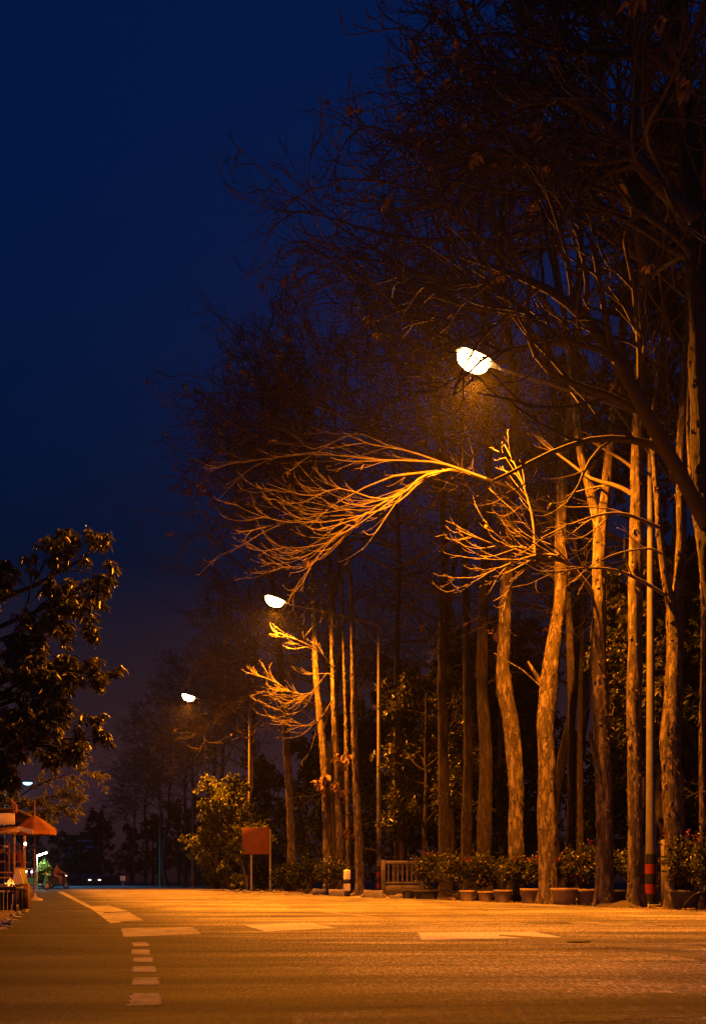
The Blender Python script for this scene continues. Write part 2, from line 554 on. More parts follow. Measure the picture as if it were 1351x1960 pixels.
def trunk_mesh(mb, path, radii, rng, step=.055, sides=26, rough=.06, flare=.35, knots=3, flakes=26):
    """trunk swept along a path with an uneven, knotted, fluted surface"""
    p = np.asarray(path, float)
    Ltot = np.linalg.norm(np.diff(p, axis=0), axis=1).sum()
    n = max(8, int(Ltot / step))
    P, r = smooth(p, n, radii)
    s = np.concatenate([[0], np.cumsum(np.linalg.norm(np.diff(P, axis=0), axis=1))])
    T = nrm(np.gradient(P, axis=0))
    U = nrm(np.cross(T, np.array([0.0, 1.0, 0.05])))
    V = np.cross(T, U)
    a = np.arange(sides) * 2 * math.pi / sides
    A, Sg = np.meshgrid(a, s)
    dr = np.zeros_like(A)
    for _ in range(9):
        kf = rng.integers(1, 6); fs = rng.uniform(.5, 7.0)
        dr += rng.normal(0, 1) * np.sin(kf * A + rng.uniform(0, 6.28) + fs * Sg + np.sin(Sg * rng.uniform(.5, 2)) * 1.2) / (1 + .25 * fs)
    dr *= rough / max(1e-6, dr.std())
    dr += rng.normal(0, rough * .22, A.shape)
    rid = np.zeros_like(A)                   # shallow furrows of the bark
    for _ in range(7):
        kf = rng.integers(7, 13); fs = rng.uniform(-2.5, 2.5)
        rid += np.sin(kf * A + rng.uniform(0, 6.28) + fs * Sg + .9 * np.sin(Sg * rng.uniform(2, 6) + rng.uniform(0, 6)))
    dr += .022 * np.abs(rid) ** .8 - .03
    for _ in range(knots):
        ks, ka = rng.uniform(.08, .9) * Ltot, rng.uniform(0, 6.28)
        da = np.angle(np.exp(1j * (A - ka)))
        dr += rng.uniform(.12, .32) * np.exp(-(da / .55) ** 2 - ((Sg - ks) / rng.uniform(.10, .22)) ** 2)
    fl = flare * 1.6 * np.exp(-Sg / .26) * (1 + .35 * np.sin(3 * A + rng.uniform(0, 6)))
    rr = r[:, None] * (1 + dr + fl)
    ring = P[:, None, :] + rr[..., None] * (np.cos(A)[..., None] * U[:, None, :] + np.sin(A)[..., None] * V[:, None, :])
    i, j = np.meshgrid(np.arange(n - 1), np.arange(sides), indexing='ij')
    j2 = (j + 1) % sides
    q = np.stack([i * sides + j, i * sides + j2, (i + 1) * sides + j2, (i + 1) * sides + j], -1).reshape(-1, 4)
    mb.add(ring.reshape(-1, 3), q)
    nf = int(flakes * Ltot)                  # loose flakes of bark peeling off
    if nf:
        fi = rng.integers(2, n - 2, nf); fa = rng.uniform(0, 6.283, nf)
        fj = (fa / 6.283 * sides).astype(int) % sides
        O = nrm(np.cos(fa)[:, None] * U[fi] + np.sin(fa)[:, None] * V[fi])
        C = P[fi] + O * (rr[fi, fj] * 1.0)[:, None]
        W = nrm(np.cross(T[fi], O)); Tt = nrm(T[fi] + W * rng.normal(0, .2, (nf, 1)))
        l_ = rng.uniform(.03, .13, nf)[:, None]; w_ = rng.uniform(.012, .04, nf)[:, None]
        up = rng.uniform(.004, .028, nf)[:, None]; flip = np.where(rng.uniform(0, 1, (nf, 1)) < .7, -1.0, 1.0)
        a_ = C - O * .004
        e_ = C + Tt * l_ * flip + O * up
        vv = np.stack([a_ - W * w_, a_ + W * w_ * rng.uniform(.5, 1.1, (nf, 1)), e_ + W * w_ * rng.uniform(.2, .9, (nf, 1)), e_ - W * w_ * rng.uniform(.2, .9, (nf, 1))], 1)
        mb.add(vv.reshape(-1, 3), np.arange(nf * 4).reshape(-1, 4))
    return P, r


UP = np.array([0, 0, 1.0])


def bare_branches(mb, P1, R1, rng, dens=1.0, bias=(0, 0, 0), tips=None, upturn=1.0, k2=7, k3=5, k4=3, lf2=(.34, .62), th=1.35, fan=False):
    """from first-order limbs: three more orders of thinner branches, tips turning up"""
    b = np.asarray(bias, float)
    mb.tubes(P1, R1, 6)
    if fan:                                  # long, smooth, nearly parallel shoots that sweep up at their ends
        A2, A3, A4, w_ = (.15, .65), (.2, .6), (.25, .6), .5
        L3, L4 = (.4, .75), (.25, .5)
    else:
        A2, A3, A4, w_ = (.35, .95), (.35, .95), (.35, .9), 1.0
        L3, L4 = (.36, .66), (.35, .7)
    S = spawn(P1, R1, max(2, int(k2 * dens * 1.25)), .18, .98, *A2, lf2, .62, rng, b * .5)
    P2, R2 = grow(*S[:3], np.clip(S[3], .016 * th, .055 * th), 9, .10 * w_, rng, (0, 0, -.06), (0, 0, .085 * upturn))
    mb.tubes(P2, R2, 4)
    S = spawn(P2, R2, max(2, int(k3 * dens)), .15, 1.0, *A3, L3, .62, rng, b * .3)
    P3, R3 = grow(*S[:3], np.clip(S[3], .011 * th, .026 * th), 7, .12 * w_, rng, (0, 0, -.04), (0, 0, .14 * upturn))
    mb.tubes(P3, R3, 3)
    S = spawn(P3, R3, k4, .2, 1.0, *A4, L4, .7, rng, b * .2)
    P4, R4 = grow(*S[:3], np.clip(S[3], .0075 * th, .013 * th), 4, .13, rng, (0, 0, 0), (0, 0, .20 * upturn), tip=.5)
    mb.tubes(P4, R4, 3)
    return P2, P3, P4


def limbs_on(path, r, z0, z1, k, L, rng, road=True, el=(.15, .8), r0=.06, toward=.75):
    """first-order limbs on a trunk between two heights, most of them reaching over the road"""
    z = path[:, 2]
    zs = np.sort(rng.uniform(z0, z1, k))
    i = np.clip(np.searchsorted(z, zs), 1, len(z) - 1)
    S = path[i]
    az = rng.uniform(-math.pi, math.pi, k)
    m = rng.uniform(0, 1, k) < toward
    base = math.pi + PHI                     # direction across the road from the verge
    az = np.where(m, base + rng.normal(0, .75, k), az)
    e = rng.uniform(el[0], el[1], k)
    D = np.stack([np.cos(az) * np.cos(e), np.sin(az) * np.cos(e), np.sin(e)], -1)
    fall = 1.0 - .5 * ((zs - z0) / max(.1, z1 - z0)) ** 1.6
    Ls = rng.uniform(L[0], L[1], k) * fall
    return grow(S, D, Ls, np.minimum(r0 * rng.uniform(.7, 1.2, k), r[i] * .75), 11, .09, rng, (0, 0, .03), (0, 0, -.03), tip=.22)


def leaf_sprays(mb, P, rng, frac, k, L, W, droop=.2, spread=1.0, at=(.5, 1.0)):
    sel = rng.uniform(0, 1, len(P)) < frac
    P = P[sel]
    if not len(P): return
    N = P.shape[1]
    t = rng.uniform(at[0], at[1], (len(P), k)) * (N - 1)
    i = np.minimum(t.astype(int), N - 2); f = (t - i)[..., None]
    bi = np.arange(len(P))[:, None]
    C = (P[bi, i] * (1 - f) + P[bi, i + 1] * f).reshape(-1, 3)
    T = nrm(P[bi, i + 1] - P[bi, i]).reshape(-1, 3)
    D = nrm(T * .6 + rng.normal(0, .55 * spread, C.shape))
    l = rng.uniform(L[0], L[1], len(C)); w = l * rng.uniform(W[0], W[1], len(C))
    mb.leaves(C, D, l, w, rng, droop)


def row_tree(name, label, cat, base_path, radii, seed, matbark='bark', z0=8.5, ztop=None, k=13, L=(4.6, 7.6), dens=1.0,
             dry=.012, crownmat='twig', group=None, forks=(), hero=(), clumps=(), limb=True, toward=.82, knots=4, stubs=()):
    rng = np.random.default_rng(seed)
    base = np.array([base_path[0][0], base_path[0][1], 0.0])
    root = thing(name, label, cat, base, 0, group)
    tb = MB()
    pts = np.array(base_path) - base
    pts[0, 2] = -.12
    path, r = trunk_mesh(tb, pts, radii, rng, knots=knots)
    for fp, fr in forks:
        trunk_mesh(tb, np.array(fp) - base, fr, rng, flare=0, knots=2, sides=14)
    for (sp, sr) in stubs:
        tb.tubes((np.array(sp) - base)[None], np.array(sr)[None], 7, True)
    tb.build('trunk', M[matbark], root)
    cb, lb = MB(), MB()
    if limb:
        zt = ztop if ztop else path[-1, 2]
        P1, R1 = limbs_on(path, r, z0, zt, k, L, rng, toward=toward)
        P2, P3, P4 = bare_branches(cb, P1, R1, rng, dens * .9, bias=(-.22 * CP, -.22 * SP, -.02))
        leaf_sprays(lb, P4, rng, dry, 7, (.10, .2), (.4, .6), .8)
    for (hp, hr, hd) in hero:
        hq, hrr = smooth(np.array(hp) - base, 16, hr)
        if hd.get('bare'):
            cb.tubes(hq[None], hrr[None], 7); continue
        P2, P3, P4 = bare_branches(cb, hq[None], hrr[None], rng, hd.get('dens', 1.0), hd.get('bias', (0, 0, 0)),
                                   upturn=hd.get('up', 1.0), k2=hd.get('k2', 8), k3=hd.get('k3', 5), k4=hd.get('k4', 3), lf2=hd.get('lf2', (.25, .5)), th=hd.get('th', .62), fan=hd.get('fan', True))
        leaf_sprays(lb, P4, rng, hd.get('dry', .01), 2, (.12, .2), (.4, .6), .8)
    for (cx_, cy_, cd_) in clumps:
        c_ = Q(cx_, cy_, cd_) - base
        m_ = 9
        C_ = c_ + rng.normal(0, .07, (m_, 3)); D_ = rng.normal(0, .6, (m_, 3)) + np.array([0, 0, -.6])
        l_ = rng.uniform(.16, .34, m_)
        lb.leaves(C_, D_, l_, l_ * rng.uniform(.5, .75, m_), rng, .4, .35)
        cb.line([c_ + np.array([.0, .25, .1]), c_ + np.array([.0, .1, .06]), c_], .012, 4, False)
    if cb.n: cb.build('crown', M[crownmat], root)
    if lb.n: lb.build('dry_leaves', M['leaf_dry'], root)
    return root


# ------------------------------------------------------------------ SETTING
gb = MB()
gx = np.linspace(-290, 290, 59); gy = np.linspace(-28, 480, 52)
X, Yg = np.meshgrid(gx, gy)
gv = np.stack([X, Yg, np.zeros_like(X)], -1).reshape(-1, 3)
i, j = np.meshgrid(np.arange(len(gy) - 1), np.arange(len(gx) - 1), indexing='ij')
w = len(gx)
gb.add(gv, np.stack([i * w + j, i * w + j + 1, (i + 1) * w + j + 1, (i + 1) * w + j], -1).reshape(-1, 4))
struct(gb.build('ground', M['dirt'], smooth=False))

rng = np.random.default_rng(3)
ts = np.concatenate([np.arange(-20, 60, .7), np.arange(60, 430, 8)])
nl = -.42 + rng.normal(0, .035, len(ts)) + .05 * np.sin(ts * .9)
nr = 10.35 + rng.normal(0, .05, len(ts)) + .08 * np.sin(ts * .5)
rv = np.array([R(t, n, .008) for t, a, b in zip(ts, nl, nr) for n in (a, b)])
k = np.arange(len(ts) - 1)[:, None] * 2
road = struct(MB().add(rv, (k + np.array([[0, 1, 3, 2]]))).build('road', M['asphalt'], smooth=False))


def flat(name, pts, z, mat, parent=None, sub=1):
    """a thin painted or laid sheet on the road, outline given as ground points"""
    b = MB()
    p = np.array([[q[0], q[1], z] for q in pts])
    if name in ('crossing_bar', 'lane_dash', 'edge_line', 'centre_line'):   # brushed, crumbled edges
        rj_ = np.random.default_rng(int(abs(p[0, 0] * 977) + abs(p[0, 1] * 131)))
        out = []
        for a_, c_ in zip(p, np.roll(p, -1, 0)):
            m_ = int(np.clip(np.linalg.norm(c_ - a_) / .035, 1, 160))
            for u_ in range(m_):
                out.append(a_ + (c_ - a_) * u_ / m_ + rj_.normal(0, .0055, 3) * np.array([1, 1, 0]))
        p = np.array(out)
    low = p.copy(); low[:, 2] = z - .0012
    n = len(p)
    b.add(np.vstack([p, low]), [(i, n + i, n + (i + 1) % n, (i + 1) % n) for i in range(n)])
    b.poly.append(list(range(n)))
    c = p.mean(0)
    return b.build(name, mat, parent, smooth=False)


def jag(pa, pb, n, amp, rng):
    u = np.linspace(0, 1, n)[:, None]
    return pa * (1 - u) + pb * u + rng.normal(0, amp, (n, 3)) * np.array([1, 1, 0])


# dashed line in the foreground, five bars
for (x0, x1, x2, x3, y0, y1) in ((247, 309, 307, 250, 1930, 1906), (252, 305, 303, 254, 1889.5, 1875), (254, 300, 298, 255, 1865, 1853.5),
                                 (253, 293, 291, 254, 1845, 1836.5), (251, 288, 285, 252, 1831, 1821)):
    flat('lane_dash', [G(x0, y0), G(x1, y0), G(x2, y1), G(x3, y1)], .0098, M['paint_old'], road)
# the three broad crossing bars
flat('crossing_bar', [G(236, 1796), G(386, 1791), G(368, 1777), G(232, 1779)], .0098, M['paint_old'], road)
flat('crossing_bar', [G(508, 1785.5), G(645, 1779), G(590, 1768.5), G(464, 1772.5)], .0098, M['paint'], road)
flat('crossing_bar', [G(806, 1802), G(1075, 1797), G(1020, 1786), G(800, 1788)], .0098, M['paint_lamplit'], road)
flat('lane_dash', [G(255, 1815), G(287, 1813.5), G(281, 1806), G(252, 1807)], .0098, M['paint_worn'], road)
flat('crossing_bar', [G(735, 1775), G(1010, 1771), G(985, 1766.5), G(725, 1769)], .0098, M['paint_worn'], road)
flat('crossing_bar', [G(1105, 1773), G(1262, 1775.5), G(1225, 1768), G(1085, 1767)], .0098, M['paint_worn'], road)
# left edge line, in two widths, running to the vanishing point
flat('edge_line', [G(212, 1767), G(275, 1764), G(247, 1748), G(192, 1750.5)], .0098, M['paint_old'], road)
flat('edge_line', [G(234, 1768.5), G(211, 1770), G(178, 1744), G(110, 1708.5), G(121, 1708)], .0112, M['paint_old'], road)
flat('edge_line', [G(192, 1748), G(246, 1746), G(208, 1735), G(165, 1736.5)], .0098, M['paint_old'], road)
# centre line and right edge line
flat('centre_line', [R(11.5, 4.30), R(11.5, 4.44), R(90, 4.44), R(90, 4.30)], .0098, M['paint_old'], road)
flat('edge_line', [R(13, 9.62), R(13, 9.74), R(110, 9.74), R(110, 9.62)], .0098, M['paint_old'], road)
# laid concrete strip with its saw joint
flat('joint_strip', [G(955, 1794), G(1100, 1806), G(1230, 1821), G(1420, 1853), G(1420, 1840), G(1230, 1812.5), G(1100, 1800), G(955, 1791.5)],
     .0100, M['concrete_strip'], road)
flat('joint', [G(955, 1794.6), G(1100, 1807.0), G(1230, 1822.2), G(1420, 1854.8), G(1420, 1852.4), G(1230, 1820.6), G(1100, 1805.6), G(955, 1793.8)],
     .0104, M['black'], road)

# a coarse relaid strip across the mouth of the junction, ragged along its edges
rj = np.random.default_rng(8)
top = [G(x, 1949 - (x - 560) * .063 + rj.normal(0, 1.6)) for x in range(560, 1480, 22)]
bot = [G(x, 1990 - (x - 560) * .050 + rj.normal(0, 2.0)) for x in range(560, 1480, 22)]
pb_ = MB(); nt_ = len(top)
vv_ = np.array([[p[0], p[1], .0093] for p in bot] + [[p[0], p[1], .0093] for p in top])
pb_.add(vv_, [(k_, k_ + 1, nt_ + k_ + 1, nt_ + k_) for k_ in range(nt_ - 1)])
pb_.build('relaid_strip', M['asphalt_patch'], road, smooth=False)

# ------------------------------------------------------------------ STREET LAMPS
lamp_zmax = 10.25


def street_lamp(t, label, lit=True, n=11.57, arm=3.30, bands=True, first=None):
    root = thing('street_lamp', label, 'street lamp', R(t, n), PHI, 'street lamps along the tree side of the road')
    pb = MB()
    zs = np.linspace(0, 9.9, 24)
    pb.line([(.0, 0, z) for z in zs], np.interp(zs, [0, 9.9], [.098, .052]), 14)
    pb.build('pole', M['lamp_pole'], root)
    bs = MB().box((0, 0, .02), (.36, .36, .05), bev=.012)
    for sx in (-1, 1):
        for sy in (-1, 1):
            bs.line([(sx * .13, sy * .13, .03), (sx * .13, sy * .13, .09)], .016, 6)
    bs.build('base_plate', M['galv'], root)
    if bands:
        for k, c in enumerate(('black', 'red', 'black', 'red', 'black')):
            z0 = .05 + k * .2
            MB().lathe([(.105, z0), (.1075, z0 + .003), (.1065, z0 + .195), (.100, z0 + .198)], sides=32).build('painted_band', M[c], root, smooth=False)
    a = MB()
    xs = np.linspace(0, 1, 12)
    a.line([(-arm * u, 0, 9.72 + .50 * u ** .8) for u in xs], np.interp(xs, [0, 1], [.042, .03]), 10)
    a.line([(0, 0, 9.0), (-.5, 0, 9.5), (-.95, 0, 9.98)], .02, 8)
    a.build('arm', M['lamp_pole'], root)
    hd = MB()
    # cobra head: an elongated shell, tilted like the arm
    tilt = math.radians(14)
    ca, sa = math.cos(tilt), math.sin(tilt)

    def head_pts(u, ang, w, hh, down):
        x = -u * .92
        y = w * math.sin(ang)
        z = hh * math.cos(ang)
        return (-arm + x * ca + z * sa, y, 10.22 - x * sa + z * ca)
    us = np.linspace(0, 1, 14)
    ww = .045 + .16 * np.sin(np.clip(us * 1.15, 0, 1) * math.pi * .5) * np.sqrt(np.clip(1 - us ** 6, 0, 1))
    hh = .04 + .075 * np.sin(np.clip(us * 1.1, 0, 1) * math.pi * .55) * np.sqrt(np.clip(1 - us ** 8, 0, 1))
    vs = [head_pts(u, -math.pi / 2 + math.pi * j / 10, w_, h_, 0) for u, w_, h_ in zip(us, ww, hh) for j in range(11)]
    q = [(i * 11 + j, i * 11 + j + 1, (i + 1) * 11 + j + 1, (i + 1) * 11 + j) for i in range(13) for j in range(10)]
    q += [(i * 11, (i + 1) * 11, (i + 1) * 11 + 10, i * 11 + 10) for i in range(13)]
    hd.add(vs, q)
    head = hd.build('lamp_head', M['galv'], root)
    ln = MB()
    vs, q = [], []
    NU, NV = 12, 8
    for i in range(NU + 1):
        u = i / NU
        x = -(.20 + .68 * u)
        wv = .185 * math.sqrt(max(0, 1 - (2 * u - 1) ** 4)) + .002
        for j in range(NV + 1):
            an = math.pi * j / NV
            y = wv * math.cos(an)
            z = -.012 - .27 * math.sin(an) * math.sqrt(max(0, 1 - (2 * u - 1) ** 2))
            vs.append((-arm + x * ca + z * sa, y, 10.22 - x * sa + z * ca))
    q = [(i * (NV + 1) + j, (i + 1) * (NV + 1) + j, (i + 1) * (NV + 1) + j + 1, i * (NV + 1) + j + 1) for i in range(NU) for j in range(NV)]
    ln.add(vs, q)
    ln.build('lamp_glass', M['sodium'] if lit else M['glass_dark'], head)
    if lit:
        ld = bpy.data.lights.new('sodium_light', 'SPOT')
        ld.energy = LAMP_W
        ld.color = SODIUM
        ld.spot_size = math.radians(178)
        ld.spot_blend = .95
        ld.shadow_soft_size = .09
        lo = bpy.data.objects.new('sodium_light', ld)
        COL.objects.link(lo)
        lo.parent = root
        lo.location = (-arm - .52, 0, 10.22 + .52 * math.tan(tilt) - .44)
        lo.rotation_euler = (0, math.radians(6), 0)
    return root


LAMP_W = 21500
SODIUM = (1.0, .255, .005)
street_lamp(17.1, 'nearest and brightest street lamp, its glowing head hanging over the road among bare branches')
street_lamp(33.8, 'second street lamp of the row, lit orange, its pole beside the pale low fence panel')
street_lamp(52.8, 'smallest of the lit orange street lamps, its pole rising behind the rusty signboard', n=10.7, arm=2.75)
street_lamp(80, 'unlit grey street lamp pole beside the yellow diamond sign', lit=False, bands=False)
street_lamp(103, 'unlit far street lamp pole, the middle one of the three on the dark bend', lit=False, bands=False)
street_lamp(133, 'farthest unlit street lamp pole, nearest the end of the road', lit=False, bands=False)

# ------------------------------------------------------------------ FRONT ROW OF TREES


def pth(lst, Y, dy=None):
    return [Q(x, y, Y if dy is None else Y + dy[k]) for k, (x, y) in enumerate(lst)]


row_tree('bare_tree', 'bare tree with a swollen kinked trunk, between the dim trunks and the stubbed tree', 'tree',
         pth([(986, 1727), (988, 1600), (987, 1500), (981, 1410), (967, 1330), (963, 1260), (968, 1150), (973, 1000), (985, 850), (980, 700), (960, 520), (965, 330), (960, 180)], 24.4),
         [.20, .18, .18, .19, .19, .15, .14, .13, .12, .10, .08, .05, .03], 11, z0=12.0, group='bare trees of the front row')
b_base = 22.0
row_tree('bare_tree', 'bare tree leaning right above a broken stub, third lit trunk from the right cluster', 'tree',
         pth([(1049, 1731), (1048, 1600), (1046, 1480), (1045, 1380), (1050, 1310), (1062, 1220), (1072, 1140), (1074, 1020), (1078, 900), (1095, 760), (1105, 600), (1110, 420), (1100, 240)], b_base),
         [.21, .19, .185, .19, .175, .15, .14, .13, .12, .11, .09, .06, .03], 12, z0=12.0, group='bare trees of the front row',
         stubs=[(pth([(1042, 1318), (1028, 1296), (1010, 1266)], 21.95), [.06, .05, .025]),
                (pth([(1046, 1325), (1000, 1283), (945, 1250)], 21.95), [.02, .014, .008])])
cY = 19.9
row_tree('bare_tree', 'bare tree with a forked trunk and a low limb of brightly lit antler twigs', 'tree',
         pth([(1157, 1737), (1157, 1600), (1154, 1480), (1151, 1380), (1146, 1240), (1146, 1140), (1147, 1060), (1150, 1000), (1159, 950), (1164, 890), (1175, 800), (1188, 680), (1196, 540), (1200, 360), (1180, 150)], cY),
         [.175, .165, .16, .165, .15, .14, .13, .13, .105, .10, .09, .08, .07, .05, .03], 13, z0=12.0, group='bare trees of the front row',
         forks=[(pth([(1147, 1030), (1140, 985), (1128, 930), (1112, 870), (1100, 780), (1085, 640), (1060, 480), (1040, 330)], cY), [.09, .095, .09, .08, .07, .06, .045, .02])],
         stubs=[(pth([(1148, 1490), (1138, 1440), (1126, 1400)], 19.8), [.05, .06, .04]), (pth([(1154, 1520), (1140, 1465), (1130, 1410)], 19.75), [.03, .04, .02]),
                (pth([(1158, 1370), (1172, 1368), (1175, 1352), (1166, 1332)], 19.75), [.014, .012, .009, .006])],
         hero=[(pth([(1140, 1148), (1122, 1118), (1085, 1078), (1048, 1062), (1000, 1070), (955, 1088), (905, 1108)], cY, [0, -.1, -.3, -.5, -.8, -1.0, -1.2]), [.055, .05, .045, .036, .026, .018, .01], dict(dens=1.0, k2=9, k3=3, k4=2, bias=(-.35, -.1, .12), lf2=(.3, .55), up=1.3)),
               (pth([(1060, 1066), (1030, 1075), (990, 1100), (972, 1140), (955, 1190)], cY - .4, [0, -.1, -.2, -.3, -.4]), [.03, .025, .018, .012, .006], dict(dens=.6, k3=3, k4=2, bias=(-.4, 0, .1))),
               (pth([(1055, 1062), (1010, 1050), (960, 1045), (910, 1030), (872, 1012)], cY - .4, [0, -.2, -.4, -.6, -.8]), [.03, .025, .02, .013, .006], dict(dens=.8, k3=3, k4=2, lf2=(.3, .5), bias=(-.35, 0, .15), up=1.4)),
               (pth([(1024, 1062), (1020, 1000), (1008, 950), (990, 900), (965, 850)], cY - .6), [.028, .022, .017, .012, .006], dict(dens=.6, k2=7, k3=3, k4=2, bias=(-.3, 0, .2), lf2=(.25, .45), th=.5))])
row_tree('bare_tree', 'straight bare tree with peeling patchy bark standing just left of the nearest lamp pole', 'tree',
         pth([(1216, 1738), (1216, 1600), (1214, 1450), (1214, 1300), (1216, 1150), (1218, 1000), (1220, 880), (1222, 780), (1228, 600), (1236, 400), (1240, 200), (1238, 0), (1240, -200)], 19.0),
         [.15, .14, .14, .135, .13, .13, .12, .11, .10, .09, .075, .06, .04], 14, z0=12.2, ztop=19, k=14, L=(3.8, 6.2), group='bare trees of the front row', dry=.02,
         hero=[(pth([(1218, 950), (1180, 930), (1130, 915), (1080, 878), (1040, 850), (1010, 820), (972, 788)], 19.0, [0, .2, .5, .8, 1.1, 1.3, 1.5]), [.05, .04, .03, .022, .016, .011, .006], dict(dens=.6, k2=6, bias=(-.2, 0, .05), lf2=(.2, .35), k3=2, k4=1, th=.45)),
               (pth([(1222, 905), (1190, 880), (1140, 850), (1090, 815), (1060, 785), (1028, 765)], 19.2, [0, .3, .6, .9, 1.2, 1.4]), [.04, .03, .022, .016, .011, .006], dict(dens=.5, k2=5, bias=(-.2, 0, .05), lf2=(.2, .35), k3=2, k4=1, th=.45)),
               (pth([(1238, 560), (1222, 440), (1190, 372), (1110, 325), (1030, 312), (950, 315), (900, 300)], 19.0, [0, -.3, -.6, -1., -1.4, -1.8, -2.0]), [.13, .12, .11, .09, .07, .05, .02], dict(dens=1.5, lf2=(.25, .5), bias=(-.25, 0, .1), fan=False, th=1.2))])
row_tree('bare_tree', 'bare tree with a gnarled shaded lower trunk just right of the nearest lamp pole', 'tree',
         pth([(1293, 1741), (1291, 1600), (1287, 1480), (1284, 1420), (1290, 1320), (1293, 1240), (1292, 1170), (1298, 1120), (1303, 1050), (1303, 950), (1304, 850), (1312, 700), (1318, 520), (1322, 300), (1320, 60)], 18.3),
         [.19, .18, .185, .19, .165, .15, .14, .10, .09, .085, .08, .075, .065, .05, .03], 15, z0=11.8, group='bare trees of the front row', knots=9, dry=.02,
         forks=[(pth([(1291, 1190), (1276, 1120), (1264, 1040), (1258, 960), (1252, 880), (1250, 800), (1262, 700), (1272, 560)], 18.2), [.09, .075, .065, .055, .05, .045, .035, .02])],
         hero=[(pth([(1275, 1140), (1220, 1108), (1170, 1090), (1110, 1088), (1058, 1098)], 18.2, [0, -.1, -.3, -.5, -.6]), [.035, .03, .024, .018, .01], dict(dens=.35, k3=2, k4=2)),
               (pth([(1266, 1060), (1240, 1050), (1180, 1060), (1130, 1085), (1075, 1130)], 18.0), [.025, .02, .016, .01, .006], dict(dens=.35, k3=2, k4=2)),
               (pth([(1262, 1010), (1200, 985), (1150, 985), (1090, 1005), (1035, 1030)], 17.9), [.035, .03, .022, .016, .008], dict(dens=.5, k3=3, k4=2, bias=(-.3, 0, .1)))])
row_tree('bare_tree', 'slender bare tree with the thinnest trunk, at the right edge of the picture', 'tree',
         pth([(1347, 1744), (1345, 1600), (1344, 1400), (1347, 1210), (1343, 1080), (1326, 950), (1318, 800), (1325, 600), (1330, 350)], 17.4),
         [.06, .055, .055, .05, .05, .045, .04, .03, .015], 16, z0=7.0, k=7, L=(2, 4), group='bare trees of the front row')

# the big tree whose trunk stands just outside the frame on the right; its limbs cross the lamp as silhouettes
big = row_tree('spreading_tree', 'big dark tree leaning in from the right edge, thick limb sweeping left above the lamp', 'tree',
               pth([(1440, 1755), (1420, 1500), (1392, 1250), (1365, 1050), (1352, 900), (1345, 700), (1335, 500), (1315, 280), (1290, 60), (1260, -180)], 15.2),
               [.27, .24, .22, .21, .20, .19, .17, .15, .12, .08], 17, 'bark_grey_shaded', z0=9.6, ztop=15, k=13, L=(4, 6), dry=.05, crownmat='twig_shaded', dens=1.2,
               hero=[(pth([(1355, 1010), (1300, 905), (1240, 800), (1190, 705), (1130, 620), (1060, 560), (970, 520), (880, 490)], 15.2, [0, -.8, -1.6, -2.0, -2.2, -2.2, -2.0, -1.8]), [.13, .115, .105, .09, .07, .055, .035, .018], dict(dens=1.3, bias=(-.2, 0, .15), fan=False, th=1.2)),
                     (pth([(1330, 420), (1240, 330), (1180, 250), (1090, 190), (1000, 150), (930, 125)], 14.6), [.12, .11, .09, .07, .045, .02], dict(dens=1.5, bias=(-.2, 0, .1), fan=False, th=1.2)),
                     (pth([(1300, 140), (1210, 60), (1130, -20), (1040, -60), (960, -70)], 14.6), [.10, .09, .07, .045, .02], dict(dens=1.5, bias=(-.2, 0, .0), fan=False, th=1.2))])
row_tree('bare_tree', 'bare tree behind the lamp whose long drooping limb of lit twigs hangs left', 'tree',
         pth([(1090, 1728), (1092, 1600), (1094, 1400), (1090, 1200), (1080, 1050), (1072, 900), (1060, 760), (1045, 600), (1030, 430)], 23.4), [.10, .095, .09, .085, .08, .075, .06, .045, .02], 18, 'bark_grey_shaded', limb=False,
         group='bare trees of the front row',
         hero=[(pth([(1079, 1035), (1032, 968), (975, 934), (915, 912), (865, 899), (820, 904), (740, 915), (640, 965), (590, 1010)], 23.3, [0, -.7, -1.4, -2.0, -2.4, -2.6, -2.7, -2.7, -2.7]), [.06, .05, .045, .04, .034, .026, .018, .012, .006], dict(dens=.7, k2=8, k3=3, k4=2, lf2=(.06, .16), bias=(-.3, 0, .15), up=1.2, th=.5)),
               (pth([(930, 916), (850, 888), (790, 882), (720, 880), (650, 872), (570, 870), (480, 882), (400, 886)], 20.6), [.026, .024, .021, .018, .015, .012, .009, .005], dict(dens=.8, bias=(-.5, 0, .05), lf2=(.22, .42), k2=8, k3=3, k4=2)),
               (pth([(900, 908), (815, 874), (740, 852), (680, 830), (600, 860), (560, 830), (490, 790)], 20.7), [.024, .02, .018, .016, .013, .01, .005], dict(dens=.7, bias=(-.5, 0, .1), lf2=(.22, .42), k2=8, k3=3, k4=2)),
               (pth([(845, 902), (780, 934), (720, 970), (660, 1010), (620, 1050), (580, 1088), (505, 1082)], 20.5), [.024, .022, .02, .017, .014, .01, .005], dict(dens=1.1, bias=(-.6, 0, .05), lf2=(.28, .52), up=1.5, k2=9, k3=3, k4=2)),
               (pth([(862, 899), (808, 912), (770, 945), (720, 955), (650, 935), (590, 950), (510, 925)], 20.3), [.024, .022, .02, .017, .014, .01, .005], dict(dens=1.0, bias=(-.6, 0, .05), lf2=(.28, .52), up=1.5, k2=9, k3=3, k4=2)),
               (pth([(852, 900), (805, 922), (760, 962), (700, 985), (620, 1000), (560, 1000), (470, 1018)], 20.4), [.024, .022, .02, .017, .014, .01, .005], dict(dens=1.0, bias=(-.6, 0, .05), lf2=(.28, .52), up=1.5, k2=9, k3=3, k4=2))])

